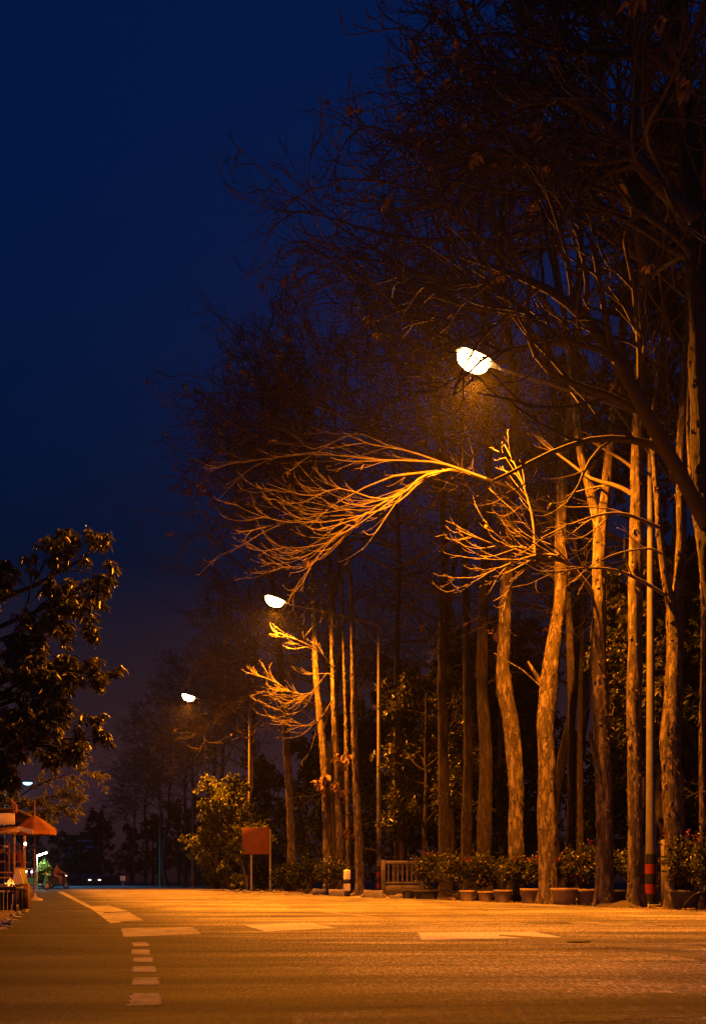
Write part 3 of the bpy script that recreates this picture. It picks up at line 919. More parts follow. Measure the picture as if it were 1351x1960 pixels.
# dim trunks of the second row
for (pts, Y, r, seed, lab) in (
        ([(927, 1722), (926, 1600), (930, 1450), (922, 1290), (928, 1100), (935, 900), (930, 700), (925, 480)], 27.0, .22, 21, 'dim reddish bare tree with the widest trunk of the unlit middle trunks'),
        ([(893, 1716), (893, 1600), (896, 1450), (893, 1250), (890, 1050), (885, 850), (880, 640)], 31.0, .20, 22, 'dim bare tree half hidden just left of the widest reddish trunk'),
        ([(851, 1716), (850, 1600), (848, 1450), (846, 1250), (850, 1050), (842, 850), (830, 660)], 30.5, .21, 23, 'dim bare tree right of the glossy leafy tree behind the pot hedge'),
        ([(765, 1712), (768, 1600), (762, 1450), (760, 1250), (764, 1050), (750, 880)], 36.0, .16, 24, 'almost black bare trunk behind the glossy leafy tree'),
        ([(1112, 1725), (1110, 1500), (1112, 1300), (1120, 1100), (1118, 900)], 27.0, .10, 25, 'thin shaded bare tree behind the bougainvillea, between the stubbed and the forked trees')):
    row_tree('bare_tree', lab, 'tree', pth(pts, Y), np.linspace(r, r * .25, len(pts)), seed, 'bark_grey_shaded', z0=11.2, k=10, L=(4.5, 7.2), dens=1.0, group='dim bare trees of the second row')

# middle cluster by the second lamp
for n_, (pts, Y, rr, seed, lab, hero) in enumerate((
        ([(628, 1714), (625, 1560), (620, 1450), (613, 1380), (604, 1280), (600, 1150), (590, 1000), (585, 840), (575, 700)], 36.5, .175, 31, 'bare tree, leftmost trunk of the four standing behind the pale flowering shrub', []),
        ([(650, 1715), (650, 1600), (646, 1480), (640, 1370), (637, 1260), (630, 1120), (615, 960), (600, 800)], 35.5, .16, 32, 'bare tree, second trunk from left behind the pale flowering shrub, dead leaves on it',
         [(pth([(638, 1300), (625, 1290), (600, 1325), (580, 1330), (552, 1322), (520, 1300)], 35.0), [.026, .024, .02, .016, .012, .006], dict(dens=1.0, bias=(-.3, 0, .1), lf2=(.35, .6), k3=3, k4=2, up=1.3, dry=.02, th=.85, k2=14)),
          (pth([(637, 1280), (620, 1255), (590, 1235), (560, 1222), (535, 1212)], 34.6), [.022, .019, .015, .011, .006], dict(dens=.6, bias=(-.3, 0, .05), lf2=(.3, .55), k3=3, k4=2, up=1.3, th=.6, k2=12)),
          (pth([(637, 1340), (610, 1380), (585, 1390), (555, 1375), (530, 1352)], 34.8), [.03, .025, .02, .014, .006], dict(dens=.8, bias=(-.3, 0, .1), lf2=(.35, .6), k3=3, k4=2, up=1.3, th=.85, k2=13))]),
        ([(668, 1715), (667, 1600), (664, 1480), (662, 1380), (658, 1250), (655, 1100), (660, 950)], 36.0, .11, 33, 'bare tree, thinnest trunk of the four behind the pale flowering shrub', []),
        ([(690, 1716), (686, 1600), (682, 1500), (678, 1400), (676, 1300), (675, 1220), (668, 1080), (650, 920), (640, 780)], 34.5, .155, 34, 'bare tree, rightmost of the four clustered trunks, ivy scales climbing its pale bark', []))):
    row_tree('bare_tree', lab, 'tree', pth(pts, Y), np.linspace(rr, rr * .22, len(pts)), seed, z0=12.2, k=16, L=(4.2, 7.2), dens=1.05, hero=hero, clumps=[(((645, 1452), (655, 1462), (640, 1500), (652, 1512), (664, 1450), (600, 1234))[q_] + (rr_,)) for q_, rr_ in ((0, 35.2), (1, 35.2), (2, 35.2), (3, 35.2), (4, 35.2))] if seed == 32 else [(612, 1500, 36.1), (620, 1488, 36.1), (668, 1592, 35.6)] if seed in (31, 33) else [], dry=.04, group='cluster of bare trees by the second lamp')

# third lamp's lit branches hang from a tree of the far row
row_tree('bare_tree', 'bare tree whose drooping twigs hang lit beside the third lamp, trunk behind the leafy tree', 'tree',
         pth([(560, 1706), (556, 1560), (548, 1420), (540, 1300), (530, 1180), (515, 1050), (505, 960)], 49), [.22, .19, .17, .15, .12, .08, .04], 41,
         z0=10, k=13, L=(4.5, 7.5), group='bare trees of the far row',
         hero=[(pth([(540, 1290), (500, 1295), (460, 1310), (435, 1340), (415, 1365), (395, 1385)], 48.5, [0, -.3, -.6, -.8, -1, -1.1]), [.09, .07, .05, .04, .028, .01], dict(dens=1.3, bias=(-.3, 0, -.15), up=1.4, lf2=(.25, .45), th=1.5))])

# far row: three shapes, copied along the verge
protos = []
for s in (51, 52, 53):
    rg = np.random.default_rng(s)
    hgt = rg.uniform(17.5, 20)
    zz = np.linspace(0, hgt, 9)
    off = np.cumsum(rg.normal(0, .22, (9, 2)), 0); off[0] = 0
    p = [np.array([0 + off[i_, 0], 0 + off[i_, 1], zz[i_]]) for i_ in range(9)]
    protos.append((p, np.linspace(.2, .04, 9)))
far = [(42.5, 12.2, 0), (47, 13.5, 1), (58, 11.8, 2), (63.5, 12.6, 0), (69, 11.7, 1), (75, 12.4, 2), (82, 11.9, 0), (90, 12.3, 1), (99, 11.8, 2), (110, 12.3, 0), (123, 12, 1), (138, 12, 2),
       (21, 14.5, 1), (27.5, 15.5, 2), (31, 18, 0), (39, 16.5, 0), (17, 16.5, 2), (24.5, 18.5, 1)]
made = {}
rg = np.random.default_rng(77)
for (t, n, s) in far:
    back = n > 14
    lab = ('dark bare tree deep in the shaded wood behind the lit trunks' if back else 'dark bare tree of the receding far row beyond the rusty signboard')
    grp = 'dark bare trees deep in the wood' if back else 'dark bare trees of the far row'
    if s not in made:
        p, r_ = protos[s]
        b0 = R(t, n)
        made[s] = row_tree('bare_tree', lab, 'tree', [q + np.array([b0[0], b0[1], 0]) for q in p], r_, 60 + s, 'bark_grey_shaded', z0=7, k=19, L=(4.2, 6.8), dens=1.05, dry=.03, group=grp)
    else:
        dup(made[s], R(t, n), rg.normal(0, .35), lab, grp, rg.uniform(.88, 1.08))

# ------------------------------------------------------------------ LEAFY TREES


def leafy_tree(name, label, base, h, rad, seed, leafm, size, nlimb=16, rz=0, group=None, trunk_r=.16, z0=.28, k2=7, k3=6, per=9, barkm='bark_grey_shaded', flatten=1.0, wid=(.35, .5), droop=.25):
    rng = np.random.default_rng(seed)
    root = thing(name, label, 'tree' if h > 2.5 else 'shrub', base, rz, group)
    tb, cb, lb = MB(), MB(), MB()
    zz = np.linspace(-.1, h * .92, 8)
    off = np.cumsum(rng.normal(0, .035 * h / 2, (8, 2)), 0); off[0] = 0; off *= .35
    path, r = trunk_mesh(tb, [np.array([off[i, 0], off[i, 1], zz[i]]) for i in range(8)], np.linspace(trunk_r, trunk_r * .2, 8), rng, step=max(.08, h / 70), sides=14)
    k = nlimb
    zs = np.sort(rng.uniform(z0 * h, .9 * h, k)); i = np.clip(np.searchsorted(path[:, 2], zs), 1, len(path) - 1)
    az = rng.uniform(0, 6.283, k); e = rng.uniform(.0, .7, k)
    u = (zs / h - z0) / (1 - z0)
    Lb = rad * (1.05 - .65 * u ** 1.5) * rng.uniform(.65, 1.1, k)
    P1, R1 = grow(path[i], np.stack([np.cos(az) * np.cos(e), np.sin(az) * np.cos(e), np.sin(e) * flatten], -1), Lb, np.minimum(r[i] * .6, .012 * h), 8, .12, rng, (0, 0, .05), (0, 0, -.06))
    cb.tubes(P1, R1, 5)
    S = spawn(P1, R1, k2, .25, 1.0, .35, 1.0, (.35, .6), .6, rng)
    P2, R2 = grow(*S, 6, .14, rng, (0, 0, .02), (0, 0, -.05)); cb.tubes(P2, R2, 4)
    S = spawn(P2, R2, k3, .2, 1.0, .4, 1.0, (.4, .7), .6, rng)
    P3, R3 = grow(*S, 4, .15, rng, (0, 0, .02), (0, 0, -.08)); cb.tubes(P3, np.maximum(R3, .003), 3)
    leaf_sprays(lb, P3, rng, .93, per, size, wid, droop, 1.0, (.15, 1.0))
    tb.build('trunk', M[barkm], root)
    cb.build('branches', M['bark_grey_shaded'], root)
    lb.build('crown', M[leafm], root)
    return root


# olive tree behind the rusty board
leafy_tree('leafy_tree', 'low spreading olive green leafy tree overhanging the rusty signboard', Q(436, 1706, 53)[:2].tolist() + [0], 5.6, 2.9, 71, 'leaf_olive', (.12, .22), 22, k2=9, k3=7, per=15, flatten=.7, trunk_r=.13, z0=.22)
# glossy tree beside the second lamp pole
leafy_tree('leafy_tree', 'glossy dark leafy tree beside the striped base of the second lamp pole', R(33.0, 13.1), 8.2, 2.6, 72, 'leaf_glossy', (.14, .26), 22, k2=8, k3=6, per=10, trunk_r=.12, z0=.30)
# olive foliage behind the nearest lamp pole
leafy_tree('leafy_tree', 'tall olive leafy tree showing between the patchy trunk and the nearest lamp pole', R(19.5, 13.0), 8.2, 1.25, 73, 'leaf_glossy', (.11, .2), 24, k2=7, k3=6, per=9, trunk_r=.09, z0=.40)
leafy_tree('leafy_tree', 'dark feathery leafy tree at the right edge behind the thin bare trunk', R(17.5, 14.2), 7.5, 2.1, 74, 'leaf_dark', (.12, .24), 20, k2=7, k3=6, per=9, trunk_r=.11, z0=.25)
# evergreen wood behind
ev = []
spec = [(22, 19, 0, 1.0), (26.5, 20, 1, 1.05), (31, 21, 2, 1.0), (36, 17.5, 0, .95), (41, 18.5, 1, 1.0), (47, 17, 2, .95), (54, 16.5, 0, .9), (20, 24, 2, 1.15), (28, 25, 0, 1.15), (36, 24, 1, 1.1),
        (62, 16.5, 1, .85), (72, 16, 2, .8), (84, 16, 0, .8), (98, 15.5, 1, .8), (114, 15, 2, .8), (133, 14, 0, .8), (155, 13, 1, .8), (46, 23, 0, 1.05), (17, 20.5, 1, 1.0),
        (18, 30, 1, 1.3), (25, 32, 0, 1.4), (33, 32, 2, 1.4), (42, 30, 1, 1.3), (12.5, 27, 2, 1.2), (52, 24, 2, 1.2), (60, 22, 0, 1.1)]
kinds = {}
for (t, n, s, sc) in spec:
    farr = t > 61
    lab = 'far dark evergreen tree in the black mass along the bend' if farr else 'dense black evergreen tree closing the view behind the trunks'
    grp = 'far evergreens along the bend' if farr else 'evergreens behind the trunks'
    if s not in kinds:
        kinds[s] = leafy_tree('evergreen_tree', lab, R(t, n), 12.0, 3.6, 80 + s, 'leaf_dark', (.13, .24), 30, k2=9, k3=7, per=13, trunk_r=.2, z0=.08, group=grp, wid=(.45, .65))
        kinds[s].scale = (sc,) * 3
    else:
        dup(kinds[s], R(t, n), rg.uniform(0, 6.28), lab, grp, sc)
# black leafy crown at the top right
leafy_tree('evergreen_tree', 'tall dense black evergreen filling the upper right corner', R(20.5, 16.2), 21.0, 4.6, 79, 'leaf_dark', (.14, .26), 34, k2=9, k3=7, per=14, trunk_r=.24, z0=.42, wid=(.45, .65))
# treeline at the far end of the road
endlab = ['dark rounded tree at the far end of the road behind the red parasol', 'dark tree standing in front of the pale balconied building', 'dark tree at the far end of the road just right of the balconied building', 'dark tree above the rider of the dark scooter, left of the balconied building']
for kk, (t, n, s, sc) in enumerate(((165, -2.5, 1, 1.0), (150, 5.0, 2, .6), (160, 8.6, 0, 1.0), (138, 2.0, 1, .62))):
    dup(kinds[s], R(t, n), rg.uniform(0, 6.28), endlab[kk], None, sc)

# ------------------------------------------------------------------ LEFT TREE with hanging whorled leaves
rngl = np.random.default_rng(5)
lt_base = np.array([-8.6, 15.6, 0])
lt = thing('leafy_tree', 'dark glossy leafy tree hanging in from the left edge above the food stall', 'tree', lt_base)
tb, cb, lb = MB(), MB(), MB()
tp, tr = trunk_mesh(tb, np.array([(0, 0, -.1), (.1, 0, 1.2), (.05, .1, 2.6), (.25, 0, 4.0), (.2, .1, 5.6)]), [.24, .22, .19, .15, .07], rngl)
limbs = [
    ([(-330, 1420), (-150, 1230), (0, 1148), (70, 1120), (110, 1095), (155, 1072), (182, 1042)], 15.6, 1.0),
    ([(-330, 1400), (-150, 1280), (0, 1200), (60, 1175), (100, 1158), (140, 1138), (178, 1130)], 15.2, 1.0),
    ([(-330, 1450), (-120, 1320), (0, 1255), (60, 1225), (100, 1200), (130, 1185), (150, 1185)], 15.9, 1.0),
    ([(-330, 1470), (-100, 1350), (20, 1300), (90, 1272), (130, 1282), (172, 1290)], 15.4, .9),
    ([(-330, 1490), (-120, 1400), (0, 1350), (50, 1335), (85, 1335), (105, 1355)], 15.0, 1.0),
    ([(-330, 1500), (-120, 1450), (0, 1430), (80, 1422), (130, 1414), (172, 1418)], 15.6, 1.0),
    ([(-330, 1520), (-120, 1470), (-10, 1450), (50, 1430), (100, 1428), (150, 1440)], 15.1, .9),
    ([(-330, 1380), (-180, 1260), (-80, 1180), (-20, 1130), (5, 1100)], 15.4, 1.0),
    ([(-330, 1500), (-100, 1440), (0, 1390), (40, 1370), (80, 1385)], 14.8, 1.0),
    ([(-330, 1530), (-100, 1500), (-40, 1480), (-10, 1470), (5, 1480)], 14.9, 1.0),
    ([(-330, 1480), (-120, 1380), (-20, 1300), (30, 1270), (70, 1290)], 15.0, 1.0),
    ([(-330, 1500), (-100, 1400), (0, 1330), (60, 1302), (110, 1312)], 15.5, 1.0),
    ([(-330, 1510), (-100, 1440), (-20, 1400), (30, 1395), (70, 1402)], 15.9, 1.0),
    ([(-330, 1400), (-120, 1290), (-20, 1235), (30, 1215), (70, 1222)], 15.0, 1.0),
]
for pts, Y, dn in limbs:
    P1 = smooth([Q(x, y, Y) - lt_base for x, y in pts], 16)[None]
    R1 = np.linspace(.05, .010, 16)[None]
    cb.tubes(P1, R1, 6)
    S = spawn(P1, R1, 9, .42, 1.0, .3, .9, (.09, .18), .6, rngl, (0, 0, -.05))
    P2, R2 = grow(S[0], S[1], S[2], np.clip(S[3], .006, .02), 5, .12, rngl, (0, 0, .02), (0, 0, .02)); cb.tubes(P2, R2, 4)
    S = spawn(P2, R2, 4, .2, 1.0, .4, .9, (.4, .8), .7, rngl, (0, 0, .05))
    P3, R3 = grow(S[0], S[1], S[2], np.clip(S[3], .004, .01), 3, .12, rngl); cb.tubes(P3, R3, 3)
    # whorls: leaves crowd at the tips and hang
    tipc = np.concatenate([P3[:, -1], P2[:, -1], P3[:, 2]])
    k_ = 9
    C = np.repeat(tipc, k_, 0) + rngl.normal(0, .018, (len(tipc) * k_, 3))
    az = rngl.uniform(0, 6.283, len(C)); el = rngl.uniform(-1.35, .15, len(C))
    D = np.stack([np.cos(az) * np.cos(el), np.sin(az) * np.cos(el), np.sin(el)], -1)
    l_ = rngl.uniform(.10, .19, len(C))
    lb.leaves(C, D, l_, l_ * rngl.uniform(.28, .38, len(C)), rngl, .35)
tb.build('trunk', M['bark_grey_shaded'], lt); cb.build('branches', M['bark_grey_shaded'], lt); lb.build('crown', M['leaf_glossy'], lt)

# the lighter feathery tree lower down behind it
pl_base = np.array([*Q(-60, 1600, 27.0)[:2], 0])
pl = thing('leafy_tree', 'paler olive feathery leafy tree behind the red parasol', 'tree', pl_base)
tb, cb, lb = MB(), MB(), MB()
trunk_mesh(tb, np.array([(0, 0, -.1), (.1, 0, 1.0), (.0, .1, 2.0), (.2, 0, 3.0)]), [.11, .10, .08, .04], rngl, sides=10)
for pts, Y in (([(-50, 1640), (0, 1560), (60, 1510), (110, 1490), (150, 1474), (178, 1482)], 27.0), ([(-50, 1630), (20, 1560), (70, 1535), (110, 1522), (140, 1530)], 26.8),
               ([(-50, 1640), (20, 1575), (70, 1560), (105, 1550), (135, 1552)], 27.3), ([(-50, 1600), (-20, 1550), (0, 1530), (15, 1528)], 27.5), ([(-50, 1600), (0, 1545), (40, 1540), (90, 1565)], 26.6)):
    P1 = smooth([Q(x, y, Y) - pl_base for x, y in pts], 14)[None]
    R1 = np.linspace(.03, .006, 14)[None]; cb.tubes(P1, R1, 5)
    S = spawn(P1, R1, 12, .35, 1.0, .4, .9, (.16, .28), .6, rngl); P2, R2 = grow(*S, 5, .1, rngl, (0, 0, 0), (0, 0, -.12)); cb.tubes(P2, R2, 3)
    leaf_sprays(lb, P2, rngl, 1.0, 34, (.11, .2), (.25, .35), .35, .9, (.1, 1.0))
tb.build('trunk', M['bark_grey_shaded'], pl); cb.build('branches', M['bark_grey_shaded'], pl); lb.build('crown', M['leaf_pale_lit'], pl)

# ------------------------------------------------------------------ PLANTERS, BOUGAINVILLEA, FENCE
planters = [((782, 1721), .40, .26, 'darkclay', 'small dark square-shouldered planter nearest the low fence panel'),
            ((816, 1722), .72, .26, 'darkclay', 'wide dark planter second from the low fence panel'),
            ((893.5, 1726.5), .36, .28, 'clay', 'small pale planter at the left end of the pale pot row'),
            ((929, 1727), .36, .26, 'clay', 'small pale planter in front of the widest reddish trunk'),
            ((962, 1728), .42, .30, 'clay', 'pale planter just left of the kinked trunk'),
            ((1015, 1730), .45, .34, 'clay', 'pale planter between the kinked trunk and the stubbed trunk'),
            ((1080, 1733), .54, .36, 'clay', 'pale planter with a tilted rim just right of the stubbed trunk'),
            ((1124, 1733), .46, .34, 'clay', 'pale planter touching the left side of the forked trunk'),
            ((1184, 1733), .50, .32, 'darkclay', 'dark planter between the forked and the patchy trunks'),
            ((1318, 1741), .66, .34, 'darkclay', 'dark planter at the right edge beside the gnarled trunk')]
pgrp = 'planters along the right verge'
for (px, w_, h_, mt, lab) in planters:
    g = G(*px)
    rp = thing('planter', lab, 'planter', g, PHI + rg.normal(0, .1), pgrp)
    r1 = w_ * .5
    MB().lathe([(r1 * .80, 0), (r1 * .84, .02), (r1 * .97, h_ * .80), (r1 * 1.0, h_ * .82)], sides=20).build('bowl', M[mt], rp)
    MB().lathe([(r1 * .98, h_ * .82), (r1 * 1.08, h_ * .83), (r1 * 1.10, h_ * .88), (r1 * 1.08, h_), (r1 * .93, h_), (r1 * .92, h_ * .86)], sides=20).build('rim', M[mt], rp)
    MB().lathe([(r1 * .93, h_ * .87), (r1 * .5, h_ * .90), (.001, h_ * .92)], sides=20).build('soil', M['soil'], rp)
    rp.rotation_euler[1] = rg.normal(0, .03)


def bush(name, label, base, w_, z0, z1, seed, leafm='leaf_glossy', flower='petal', nflow=40, group=None, size=(.05, .09), cat='bush', per=9):
    """a clipped-like bush: bare twisted stems below, a clipped leafy head above"""
    rng = np.random.default_rng(seed)
    root = thing(name, label, cat, base, rng.uniform(0, 6.28), group)
    sb, lb, fb = MB(), MB(), MB()
    k = 6
    az = rng.uniform(0, 6.28, k); e = rng.uniform(.7, 1.4, k)
    P1, R1 = grow(rng.normal(0, .03, (k, 3)) * np.array([1, 1, 0]) + np.array([0, 0, .0]), np.stack([np.cos(az) * np.cos(e), np.sin(az) * np.cos(e), np.sin(e)], -1),
                  (z0 + z1) * .62, .028, 8, .2, rng, (0, 0, .1), (0, 0, .0), tip=.4)
    sb.tubes(P1, R1, 6)
    S = spawn(P1, R1, 8, .45, 1.0, .5, 1.2, (.28, .5), .5, rng); P2, R2 = grow(*S, 5, .2, rng); 
    zc, hz = (z0 + z1) / 2, (z1 - z0) / 2
    # pull tips into the head's uneven ellipsoid
    def fit(P):
        c = np.array([0, 0, zc]); d = (P - c) / np.array([w_ / 2, w_ / 2, hz]); m_ = np.linalg.norm(d, axis=-1, keepdims=True)
        return np.where(m_ > 1.1, c + (P - c) * (1.1 / m_), P)
    P2 = fit(P2); sb.tubes(P2, np.maximum(R2, .004), 4)
    th = rng.uniform(0, 6.28, 240); ct = rng.uniform(-1, 1, 240); rr_ = rng.uniform(.5, 1.0, 240) ** .6 * (1 + .18 * np.sin(3 * th + seed) + .12 * np.sin(5 * ct + 2 * th))
    tipp = np.stack([np.cos(th) * np.sqrt(1 - ct ** 2) * w_ / 2 * rr_, np.sin(th) * np.sqrt(1 - ct ** 2) * w_ / 2 * rr_, zc + ct * hz * rr_], -1)
    S0 = np.array([0, 0, zc - hz * .3]) + (tipp - np.array([0, 0, zc - hz * .3])) * rng.uniform(.3, .6, (240, 1))
    Lh = np.linalg.norm(tipp - S0, axis=1)
    P3, R3 = grow(S0, tipp - S0, Lh, .006, 5, .12, rng); sb.tubes(P3, R3, 3)
    leaf_sprays(lb, P3, rng, 1.0, per, size, (.5, .7), .1, 1.1, (.15, 1.0))
    # a few long whippy shoots
    ks = 9
    S = P3[rng.integers(0, 240, ks), -1]; S = S[S[:, 2] > zc]
    if len(S):
        P5, R5 = grow(S, np.array([0, 0, 1.0]) + rng.normal(0, .35, (len(S), 3)), rng.uniform(.12, .4, len(S)), .004, 6, .12, rng); sb.tubes(P5, R5, 3)
        leaf_sprays(lb, P5, rng, 1.0, 9, (.035, .06), (.5, .7), 0, 1.0, (.1, 1.0))
    if nflow:
        c = tipp[rng.integers(0, 240, max(3, nflow // 5))]
        c = np.repeat(c, 3, 0)
        c = c + rng.normal(0, .05, c.shape)
        c = np.repeat(c, 3, 0); a = rng.normal(0, 1, (len(c), 3))
        fb.leaves(c, a, rng.uniform(.045, .07, len(c)), .05, rng)
        fb.build('flowers', M[flower], root)['kind'] = 'stuff'
    sb.build('stems', M['bark_grey_shaded'], root); lb.build('leaves', M[leafm], root)
    return root


bgrp = 'potted bougainvilleas along the right verge'
for (px, py, w_, zb, z0, z1, seed, fl, lab) in (
        (800, 1722, 1.15, .22, .40, 1.45, 1, 14, 'nearly black bougainvillea bush beside the low fence panel'),
        (850, 1724, 1.1, .05, .45, 1.35, 2, 6, 'nearly black bougainvillea bush in front of the dim middle trunks'),
        (893, 1725, .9, .26, .45, 1.25, 3, 5, 'dim bougainvillea bush over the small left planter'),
        (962, 1728, 1.05, .28, .42, 1.18, 4, 12, 'dark bougainvillea with twisted bare stems left of the kinked trunk'),
        (1015, 1729, 1.0, .32, .42, 1.18, 5, 16, 'dark bougainvillea with orange pink flowers between kinked and stubbed trunks'),
        (1082, 1732, 1.2, .34, .45, 1.36, 6, 30, 'bougainvillea with the tallest whippy shoots and pink flowers, right of the stubbed trunk'),
        (1124, 1732, .7, .32, .52, 1.30, 7, 24, 'narrow pink flowered bougainvillea touching the forked trunk'),
        (1184, 1732, .95, .30, .50, 1.36, 8, 4, 'greenest bougainvillea bush, between the forked and the patchy trunks'),
        (1270, 1733, 1.0, .05, .55, 1.30, 9, 26, 'purple flowered bougainvillea bush spilling over the nearest lamp pole base'),
        (1318, 1741, .95, .32, .42, 1.42, 10, 30, 'bougainvillea bush with magenta flowers at the right edge behind the gnarled trunk'),
        (1362, 1743, .9, .05, .25, 1.40, 11, 24, 'pale leaved bougainvillea bush cut by the right edge of the picture')):
    g = G(px, py) + np.array([CP, SP, 0]) * (.42 if seed < 9 else .05)
    bush('bougainvillea_bush', lab, (g[0], g[1], zb), w_ * 1.15, z0 - zb, z1 - zb, seed, 'leaf_olive' if seed in (8, 11) else 'leaf_glossy', 'petal', fl, bgrp)

# pale flowering shrub by the second lamp, and its dim neighbour
g = G(640, 1714.5)
bush('flowering_shrub', 'rounded shrub with pale blossoms in front of the four clustered trunks', (g[0] - .05, g[1] - .6, 0), 1.35, .38, 1.42, 21, 'leaf_olive', 'petal_white', 70, None, (.07, .12), 'shrub', 7)
g = G(588, 1712)
bush('flowering_shrub', 'dim reddish flowering shrub left of the pale blossoming shrub', (g[0], g[1], 0), 1.6, .35, 1.55, 22, 'leaf_dark', 'petal', 24, None, (.07, .12), 'shrub')
g = G(455, 1704)
bush('verge_plant', 'low spiky leafed plant on the verge under the olive tree', (g[0], g[1], 0), 1.0, .1, .8, 23, 'leaf_olive', 'petal', 0, None, (.25, .45), 'plant', 3)
for k_, (px, py, lab) in enumerate(((505, 1706, 'dark weedy bush between the posts of the rusty signboard'), (550, 1708, 'dark weedy bush right of the rusty signboard'), (415, 1703, 'dark low bush under the left half of the olive tree'))):
    g = G(px, py)
    bush('weedy_bush', lab, (g[0], g[1], 0), 1.9, .05, 1.5, 30 + k_, 'leaf_dark', 'petal', 5, None, (.09, .18), 'bush', 6)

# low concrete fence behind the pots: posts, rails, balusters


def fence_section(label, c, L_, h_, rz):
    rp = thing('fence_panel', label, 'fence', c, rz, 'low concrete fence panels behind the pots')
    for s in (-1, 1):
        FM = M['fence_concrete']
        MB().box((s * L_ / 2, 0, h_ * .5), (.14, .14, h_), bev=.012).build('post', FM, rp)
    MB().box((0, 0, h_ * .93), (L_ - .15, .10, .12), bev=.012).build('rail', FM, rp)
    MB().box((0, 0, h_ * .36), (L_ - .15, .10, .09), bev=.012).build('rail', FM, rp)
    n_ = max(3, int(L_ / .19))
    for q_ in range(n_):
        x = (q_ + .5) / n_ * (L_ - .2) - (L_ - .2) / 2
        MB().lathe([(.05, h_ * .40), (.045, h_ * .46), (.03, h_ * .52), (.05, h_ * .66), (.03, h_ * .80), (.048, h_ * .84), (.05, h_ * .87)], (x, 0, 0), 10).build('baluster', FM, rp)
    MB().box((0, 0, h_ * .15), (L_ - .15, .09, h_ * .3), bev=.01).build('plinth', FM, rp)
    return rp


fence_section('concrete fence panel with balusters right of the striped lamp pole base', R(32.8, 12.1), 1.35, 1.25, math.radians(4))
fence_section('concrete fence panel at the right edge behind the bougainvillea', R(16.6, 12.6), 1.9, 1.32, math.radians(10))
fence_section('concrete fence panel right behind the nearest striped lamp pole base', R(17.6, 12.3), 1.2, 1.28, math.radians(8))

# guide post, stones, log, bricks
g = G(664, 1717)
rp = thing('guide_post', 'short square white guide post with black bands beside the pale blossoming shrub', 'guide post', g, PHI)
MB().box((0, 0, .42), (.19, .19, .84), bev=.015).build('post', M['white'], rp)
MB().lathe([(.13, .84), (.10, .875), (.001, .90)], sides=4).build('cap', M['white'], rp)
MB().box((0, 0, .50), (.197, .197, .16), bev=.012).build('black_band', M['black'], rp)
MB().box((0, 0, .10), (.197, .197, .20), bev=.012).build('black_band', M['black'], rp)

g0, g1 = G(1216, 1735), G(1276, 1736)
lb_ = MB()
u = np.linspace(0, 1, 12)[:, None]
lp = (g0 * (1 - u) + g1 * u); lp[:, 2] = .075
lb_.tubes(lp[None], np.array([[.07, .075, .078, .074, .06, .068, .075, .076, .078, .077, .074, .06]]), 12, True)
tag(lb_.build('log', M['clay'], None, loc=lp[0]), 'pale pipe-like log lying on the verge at the nearest lamp pole base', 'log')


def rock(name, label, c, s, seed, cat='stone', grp='stones along the right verge', mt='stone'):
    rng = np.random.default_rng(seed)
    b = MB()
    nu, nv = 9, 12
    th = np.linspace(0, math.pi, nu)[:, None]; ph = np.linspace(0, 2 * math.pi, nv, endpoint=False)[None, :]
    r = 1 + .18 * np.sin(3 * ph + rng.uniform(0, 6)) * np.sin(th) + .15 * np.sin(2 * th + ph + rng.uniform(0, 6)) + rng.normal(0, .05, (nu, nv))
    v = np.stack([r * np.sin(th) * np.cos(ph) * s[0], r * np.sin(th) * np.sin(ph) * s[1], r * np.cos(th) * np.ones_like(ph) * s[2]], -1).reshape(-1, 3) + np.array([0, 0, s[2] * .55])
    q = [(i * nv + j, i * nv + (j + 1) % nv, (i + 1) * nv + (j + 1) % nv, (i + 1) * nv + j) for i in range(nu - 1) for j in range(nv)]
    b.add(v, q)
    o = b.build(name, M[mt], None, smooth=False)
    o.location = [float(x) for x in c]; o.rotation_euler = (0, 0, rng.uniform(0, 6))
    return tag(o, label, cat, grp)


for k_ in range(26):
    px = rg.uniform(592, 770); g = G(px, 1715 + (px - 640) * .045 + rg.normal(0, 1.2))
    rock('verge_stone', 'small rubble stone scattered on the verge at the foot of the clustered trunks', (g[0], g[1], 0), rg.uniform(.04, .13, 3) * np.array([1, 1, .6]), 200 + k_)
for k_ in range(14):
    px = rg.uniform(425, 560); g = G(px, 1708.5 + (px - 430) * .02 + rg.normal(0, .6))
    rock('verge_stone', 'small rubble stone lying on the verge before the rusty signboard', (g[0], g[1], 0), rg.uniform(.06, .15, 3) * np.array([1, 1, .6]), 240 + k_)
for k_ in range(22):
    px = rg.uniform(2, 55); g = G(px, 1788 - px * .8 + rg.uniform(-14, -1))
    rock('verge_stone', 'small clod of rubble on the dirt shoulder in front of the grill', (g[0], g[1], 0), rg.uniform(.02, .06, 3) * np.array([1, 1, .6]), 270 + k_, grp='rubble on the left shoulder', mt='stone')
kerbs = [(606, 1714), (622, 1714.5), (638, 1716), (655, 1717), (705, 1719), (724, 1720)]
for k_, (px, py) in enumerate(kerbs):
    g = G(px, py)
    o = MB().box((0, 0, .11), (.30, .14, .24), bev=.02).build('kerb_block', M['concrete'])
    o.location = [float(x) for x in g]; o.rotation_euler = (0, rg.normal(0, .06), rg.normal(.1, .12))
    tag(o, 'weathered concrete kerb block edging the verge below the clustered trunks', 'kerb', 'kerb blocks below the clustered trunks')
g = G(1107, 1807)
o = rock('road_debris', 'flat dark scrap lying on the road beside the joint strip', (g[0], g[1], .012), (.11, .05, .010), 330, 'debris', None, 'iron')
o.rotation_euler = (0, 0, .3)
